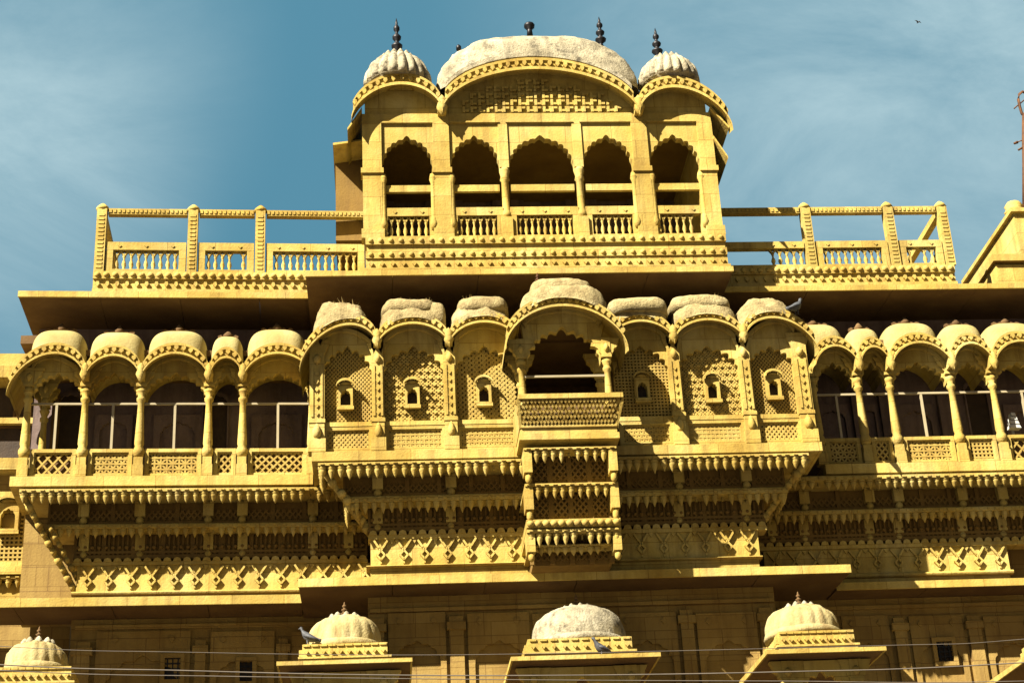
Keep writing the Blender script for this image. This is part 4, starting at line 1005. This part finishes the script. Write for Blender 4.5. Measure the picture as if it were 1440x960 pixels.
mb = MB(); xx, z0 = M.p(745, 48, -1.35); z0 -= .05; mb.lathe(xx, -1.35, [(.06, z0), (.05, z0+.12), (.045, z0+.14), (.10, z0+.2), (.105, z0+.24), (.09, z0+.27), (.06, z0+.28)], 10); mb.build('broken_finial', BK, dc)
mb = MB(); xx, z0 = M.p(645, 68, -1.35); z0 -= .04; mb.lathe(xx, -1.35, [(.05, z0), (.05, z0+.07), (.03, z0+.1), (.01, z0+.12)], 8); mb.build('finial_stub', BK, dc)

# ================================================================== small domed porches of the floor below
def kiosk(lab, fr, x0p, x1p, py_l, b0p, b1p, by0, by1, d0p, d1p, dy, y=-3.4, dm=KD, ribs=18, rough=.06, seed=0, wall=-1.05):
    lip = y; yb = y+.42; x0, x1 = fr.x(x0p, py_l, y), fr.x(x1p, py_l, y); zl = fr.z((x0p+x1p)/2, py_l, y)
    k = thing('domed_kiosk', lab, 'kiosk', fr, ((x0+x1)/2, y+1.2, 0), 'domed porches along the lower floor')
    # flat stone hood
    ev = MB(); ev.hexa([(x0, lip, zl-.03), (x1, lip, zl-.03), (x1, lip, zl+.025), (x0, lip, zl+.025)], [(x0, wall, zl-.0), (x1, wall, zl), (x1, wall, zl+.09), (x0, wall, zl+.09)]); e = ev.build('eave', SB, k); lp = MB(); lp.box(x0-.03, x1+.03, lip-.04, lip-.002, zl-.034, zl+.027)  # underside shade put into the hood's colour; pale lip is its lit edge
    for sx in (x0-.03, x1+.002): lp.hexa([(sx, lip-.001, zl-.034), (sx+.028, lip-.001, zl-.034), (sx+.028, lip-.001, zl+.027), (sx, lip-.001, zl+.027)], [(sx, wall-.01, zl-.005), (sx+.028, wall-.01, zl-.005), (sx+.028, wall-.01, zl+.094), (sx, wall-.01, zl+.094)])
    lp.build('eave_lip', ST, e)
    bx0, bx1 = fr.x(b0p, by1, yb), fr.x(b1p, by1, yb); z0, z1 = zl+.02, fr.z((b0p+b1p)/2, by0, yb); dep = (bx1-bx0)*1.0
    mb = MB(); h = z1-z0; mb.box(bx0-.03, bx1+.03, yb-.03, yb+dep, z0, z0+h*.38); mb.box(bx0-.06, bx1+.06, yb-.05, yb+dep, z0+h*.381, z0+h*.46); mb.box(bx0, bx1, yb, yb+dep, z0+h*.461, z1)
    n = 10
    for i in range(n):
        x = bx0+(bx1-bx0)*(i+.5)/n; zz = z0+h*.66; mb.prism([(x-.018, zz+.03), (x-.028, zz), (x, zz-.04), (x+.028, zz), (x+.018, zz+.03)], yb-.06, yb-.001)
        mb.box(x-.05, x+.05, yb-.022, yb-.001, z1-h*.10, z1-.004)
        yy = yb+dep*(i+.5)/n; mb.box(bx0-.05, bx0-.001, yy-.035, yy+.035, zz-.05, zz+.05)
    mb.build('plinth', ST, k)
    cx, cy = (fr.x(d0p, by0, yb+dep*.5)+fr.x(d1p, by0, yb+dep*.5))/2, yb+dep*.5; ax = (fr.x(d1p, by0, cy)-fr.x(d0p, by0, cy))/2
    zt = fr.z((d0p+d1p)/2, dy, cy)
    mb = MB(); pillow(mb, cx, cy, z1+.001, ax, ax*.96, zt-z1, 1.0, .66, ribs=ribs, rib=.032, rough=rough, seed=seed, nphi=144, nth=20)
    mb.lathe(cx, cy, [(ax*1.02, z1), (ax*1.04, z1+.05), (ax*1.01, z1+.10), (ax*.97, z1+.12)], 40)
    d = mb.build('dome', dm, k)
    mb = MB()
    for q in range(9):
        a = 2*pi*q/9; mb.lathe(cx+.2*cos(a), cy+.2*sin(a), [(.05, zt-.07), (.065, zt-.01), (.03, zt+.04), (.005, zt+.06)], 6)
    mb.lathe(cx, cy, [(.17, zt-.05), (.12, zt+.01), (.06, zt+.05)], 12); mb.build('lotus_cap', PL, d)
    finial(d, cx, cy, zt+.02, .24, SB, r=.05)
    # columns, beams, floor and corbel below the hood
    zf = zl-2.5
    for xx in (bx0+.06, bx1-.06):
        column(k, xx, yb+.02, zf, zl-.05, .2); column(k, xx, wall-.15, zf, zl-.05, .2)
    mb = MB(); ins = cusp_line((bx0+bx1)/2, (bx1-bx0)/2-.15, zl-.75, zl-.2, 9, .07); ot = frame_line(bx0+.1, bx1-.1, zl-.75, zl-.046, (bx0+bx1)/2, zl-.75); mb.ribbon(ot, ins, yb-.02, yb+.08); mb.build('cusped_arch', ST, k)
    slab(k, bx0-.1, bx1+.1, yb-.1, wall, zf-.16, zf, ST, 'floor_slab'); parapet(k, bx0+.16, bx1-.16, zf, zf+.6, yb+.02, 'diag', .1)
    mb = MB(); mb.prism_yz([(yb, zf-.161), (wall, zf-.161), (wall, zf-1.2), (wall-.3, zf-1.0)], bx0, bx1); mb.build('corbel', ST, k)
    mb = MB(); mb.prism([(bx0+.35, zf)]+cusp_line((bx0+bx1)/2, (bx1-bx0)/2-.35, zl-.9, zl-.5, 7, .06, 24)+[(bx1-.35, zf)], wall-.02, wall+.01); mb.build('doorway', DW, k)
    return k, (bx0, bx1, z1, yb, zl)
k0, i0 = kiosk('broken-topped white domed porch in the lower left corner of the photo', F, -12, 103, 968, -8, 99, 937, 962, 6, 97, 904, y=-3.2, rough=.10, seed=1, wall=0.0)
k1, i1 = kiosk('domed porch left of centre with a pigeon on the corner of its plinth', M, 392, 577, 930, 425, 545, 904, 928, 431, 538, 869, seed=2)
k2, i2 = kiosk('smooth white domed porch directly below the middle balcony', M, 721, 926, 923, 743, 890, 896, 920, 747, 880, 857, ribs=0, rough=.05, seed=3, dm=PL)
k3, i3 = kiosk('domed porch right of centre with ribbed cream dome and slanting hood end', M, 1080, 1243, 914, 1097, 1203, 886, 908, 1076, 1180, 854, seed=5)
k4, i4 = kiosk('domed porch cut off by the right edge, only its hood and plinth corner showing', M, 1464, 1630, 908, 1480, 1595, 880, 903, 1484, 1570, 845, seed=8, wall=0.0)

# ================================================================== neighbours
nl = thing('neighbouring_house', 'plain neighbouring house at the far left edge with lattice wall and one small arched window', 'house', F, (F.x(10, 700, .8), .8, 0))
yN = .6
X = lambda p, py, y=yN: F.x(p, py, y); Z = lambda py, y=yN: F.z(20, py, y)
slab(nl, X(-260, 700), X(104, 800), yN+.01, 4, 0, Z(500), SW, 'wall')
slab(nl, X(-260, 500), X(60, 500), yN-.5, yN, Z(530, .1), Z(514, .1), ST, 'cornice'); slab(nl, X(-260, 500), X(60, 500), yN-.3, yN, Z(514, .1)+.001, Z(497, .3), ST, 'parapet')
for (p0, p1, t, b) in ((-60, 25, 540, 590), (28, 44, 540, 590), (-60, 40, 603, 648)):
    mb = MB(); mb.box(X(p0, t), X(p1, t), yN-.02, yN, Z(b), Z(t)); o = mb.build('window', DW, nl)
    mb = MB(); rim(mb, X(p0, t)-.06, X(p1, t)+.06, Z(b)-.05, Z(t)+.05, .05, yN-.1, yN); mb.build('frame', SB, o)
slab(nl, X(-200, 600), X(50, 600), yN-.2, yN, Z(601), Z(593), ST, 'sill'); slab(nl, X(-200, 660), X(46, 660), yN-.3, yN, Z(668), Z(652), ST, 'ledge')
mb = MB(); lattice(mb, X(-30, 750), X(47, 750), Z(793), Z(705), yN-.05, 'grid', .075, .03, .03, (X(6, 740)-.2, X(16, 740)+.16, Z(752), Z(722))); jn = mb.build('lattice_screen', JL, nl)
mini_window(jn, X(12, 740), yN-.05, Z(752), .36, .62)
mb = MB(); rim(mb, X(-36, 750), X(58, 750), Z(800), Z(694), .10, yN-.12, yN); mb.build('panel_frame', ST, nl)
slab(nl, X(-120, 800), X(66, 800), yN-.22, yN, Z(812), Z(801), ST, 'cornice')
pendant_row(nl, X(-120, 815), X(62, 815), yN-.18, Z(813), Z(817), .14, .16, depth=.18)
slab(nl, X(-120, 830), X(64, 830), yN-.05, yN, Z(860), Z(820), ST, 'dado')
nr = thing('neighbouring_house', 'stepped roof block with sloping coping at the right edge beyond the railing', 'house', M, (M.x(1420, 400, 0), 1, 0))
y1 = -.4; xa, za_ = M.p(1424, 296, 0.2); xb = M.x(1480, 300, .2)
mb = MB(); mb.box(xa, xb+2, .2, 3.2, zER+.13, za_-.06); mb.build('wall', ST, nr)
mb = MB(); mb.hexa([(xa-.07, .12, za_-.06), (xb+2, .12, za_-.06), (xb+2, .12, za_+.02), (xa-.07, .12, za_+.02)], [(xa-.07, 3.25, za_-.06), (xb+2, 3.25, za_-.06), (xb+2, 3.25, za_+.02), (xa-.07, 3.25, za_+.02)]); mb.build('coping', ST, nr)
mb = MB(); mb.lathe(M.x(1428, 290, .3), .4, [(.16, za_+.02), (.2, za_+.08), (.15, za_+.13), (.18, za_+.2), (.13, za_+.27), (.05, za_+.31)], 10); mb.build('finial', ST, nr)
xa, za_ = M.p(1399, 366, -.7)
mb = MB(); mb.box(xa, xb+2, -.7, .19, zER+.13, za_-.10); mb.box(xa, xb+2, -.64, .189, za_-.099, za_-.05); mb.build('lower_block', ST, nr)
mb = MB(); mb.box(xa-.06, xb+2, -.78, .185, za_-.049, za_+.09); mb.build('coping', ST, nr)

# ================================================================== loose and living things
pigeon('pigeon', 'grey pigeon standing on the plinth corner of the left of centre porch', M.x(434, 905, i1[3]+.1), i1[3]+.1, i1[2], radians(160), MAIN, 1.0)
pigeon('pigeon', 'grey pigeon on the hood in front of the smooth white domed porch', M.x(846, 918, -3.2), -3.2, i2[4]+.03, radians(200), MAIN, 1.0)
xq, zq = M.p(1120, 441, -2.6)
pigeon('pigeon', 'pale pigeon perched at the right tip of the lattice bay, below the roof railing', xq, -2.6, zq-.02, radians(30), MAIN, 1.1)
# far bird
q = CAM+wdir(1291, 32)*70
mb = MB(); v = [(-.9, .0, .25), (-.45, .05, .32), (0, .16, .06), (.45, .05, .30), (.9, 0, .2), (.42, -.18, .26), (0, -.2, .03), (-.42, -.18, .27)]
mb.add(v+[(a, b, c-.06) for a, b, c in v], [(0, 1, 7), (1, 2, 6, 7), (2, 3, 5, 6), (3, 4, 5), (8, 15, 9), (9, 15, 14, 10), (10, 14, 13, 11), (11, 13, 12)]+[(i, 8+i, 8+(i+1) % 8, (i+1) % 8) for i in range(8)])
mb.lathe(0, 0, [(.01, -.06), (.09, -.03), (.09, .03), (.01, .07)], 8); mb.tube([(0, -.5, .02), (0, -.1, .03), (0, .25, .03), (0, .38, .03)], [.04, .09, .08, .02], 6)
o = mb.build('bird', DW); o.matrix_world = Matrix.Translation(q) @ Matrix.Rotation(.5, 4, 'Z') @ Matrix.Scale(.2, 4); tag(o, 'small dark bird flying high in the sky at upper right', 'bird')
# cables across the street
def cable(pts, y, r, lab):
    P = [Vector((M.x(a, b, y), y, M.z(a, b, y))) for a, b in pts]
    d = P[-1]-P[-2]; P.append(P[-1]+d*2.5+Vector((0, 0, .25))); d = P[0]-P[1]; P.insert(0, P[0]+d*2.5+Vector((0, 0, .2)))
    # smooth through the points
    Q = []
    for i in range(len(P)-1):
        a, b, c, e = P[max(i-1, 0)], P[i], P[i+1], P[min(i+2, len(P)-1)]
        for k in range(6):
            t = k/6; Q.append(.5*((2*b)+(c-a)*t+(2*a-5*b+4*c-e)*t*t+(3*b-a-3*c+e)*t**3))
    Q.append(P[-1]); mb = MB(); mb.tube(Q, r, 5); tag(mb.build('cable', WR), lab, 'cable', 'cables strung across the street')
cable([(0, 908), (240, 916), (650, 920), (1240, 907), (1440, 898)], -7, .0045, 'thin uppermost cable sagging across the lower domes')
cable([(0, 934), (250, 942), (500, 948), (780, 949), (1100, 944), (1440, 931)], -7.5, .008, 'thicker pale cable sagging in front of the porch hoods')
cable([(0, 942), (300, 950), (720, 955), (1100, 957), (1440, 957)], -7.2, .006, 'lowest cable along the bottom edge of the photo')
# curled iron bracket at the right edge
q = lambda px, py: tuple((M.x(px, py, .6), .6, M.z(px, py, .6)))
mb = MB(); pole = q(1446, 260)
mb.tube([q(1441, 300), q(1441, 230), q(1440, 195), q(1440, 160)], [.05, .05, .045, .04], 8)
mb.tube([q(1442, 165), q(1437, 160), q(1434, 150), q(1432, 140), q(1433, 133), q(1438, 129), q(1443, 132)], .028, 6)
mb.tube([q(1426, 153), q(1433, 147), q(1444, 138)], .014, 5); mb.tube([q(1442, 205), q(1437, 208), q(1432, 211)], .022, 5); mb.tube([q(1426, 202), q(1431, 200)], [.022, .03], 6); mb.tube([q(1431, 200), q(1436, 198), q(1442, 197)], .012, 5)
o = mb.build('iron_bracket', RU); tag(o, 'rusty curled iron bracket rising at the right edge against the sky', 'bracket')
# dry grass on the weathered domes
def tuft(px, py, y, lab, n=34, w=.3, h=.11):
    x, z = M.p(px, py, y); mb = MB()
    for i in range(n):
        a = random.uniform(-w, w); b = random.uniform(-.12, .12); hh = h*random.uniform(.4, 1); lx = random.uniform(-.09, .09); t = random.uniform(.006, .011)
        mb.add([(x+a-t, y+b, z-.05), (x+a+t, y+b, z-.05), (x+a+lx+t*.3, y+b+random.uniform(-.05, .05), z+hh)], [(0, 1, 2)]); mb.add([(x+a, y+b-t, z-.05), (x+a, y+b+t, z-.05), (x+a+lx, y+b, z+hh)], [(0, 1, 2)])
    o = mb.build('grass_tuft', GR); tag(o, lab, 'dry grass', 'tufts of dry grass on the domes')
tuft(480, 428, -2.2, 'dry grass on the leftmost rough dome of the lattice bay')
tuft(580, 427, -2.2, 'dry grass on the second rough dome of the lattice bay')
tuft(678, 425, -2.2, 'dry grass on the rough dome just left of the middle balcony', 44)
tuft(985, 421, -2.2, 'sparse dry grass on the long rough dome right of the middle balcony', 18)

# white striped bundle lying on the parapet inside the last arch
xq, zq = M.p(1425, 590, -.9); mb = MB()
for k in range(4):
    w = .10-.02*k; mb.hexa([(xq-w, -.95, zq-.16+k*.075), (xq+w, -.95, zq-.17+k*.075), (xq+w*.8, -.95, zq-.115+k*.075), (xq-w, -.95, zq-.105+k*.075)], [(xq-w, -.8, zq-.16+k*.075), (xq+w, -.8, zq-.17+k*.075), (xq+w*.8, -.8, zq-.115+k*.075), (xq-w, -.8, zq-.105+k*.075)])
mb.box(xq-.02, xq+.02, -.80, -.77, zP-.5, zq+.12)
tag(mb.build('cloth_bundle', CLW), 'white folded cloth hung on a stick inside the rightmost open arch', 'cloth')
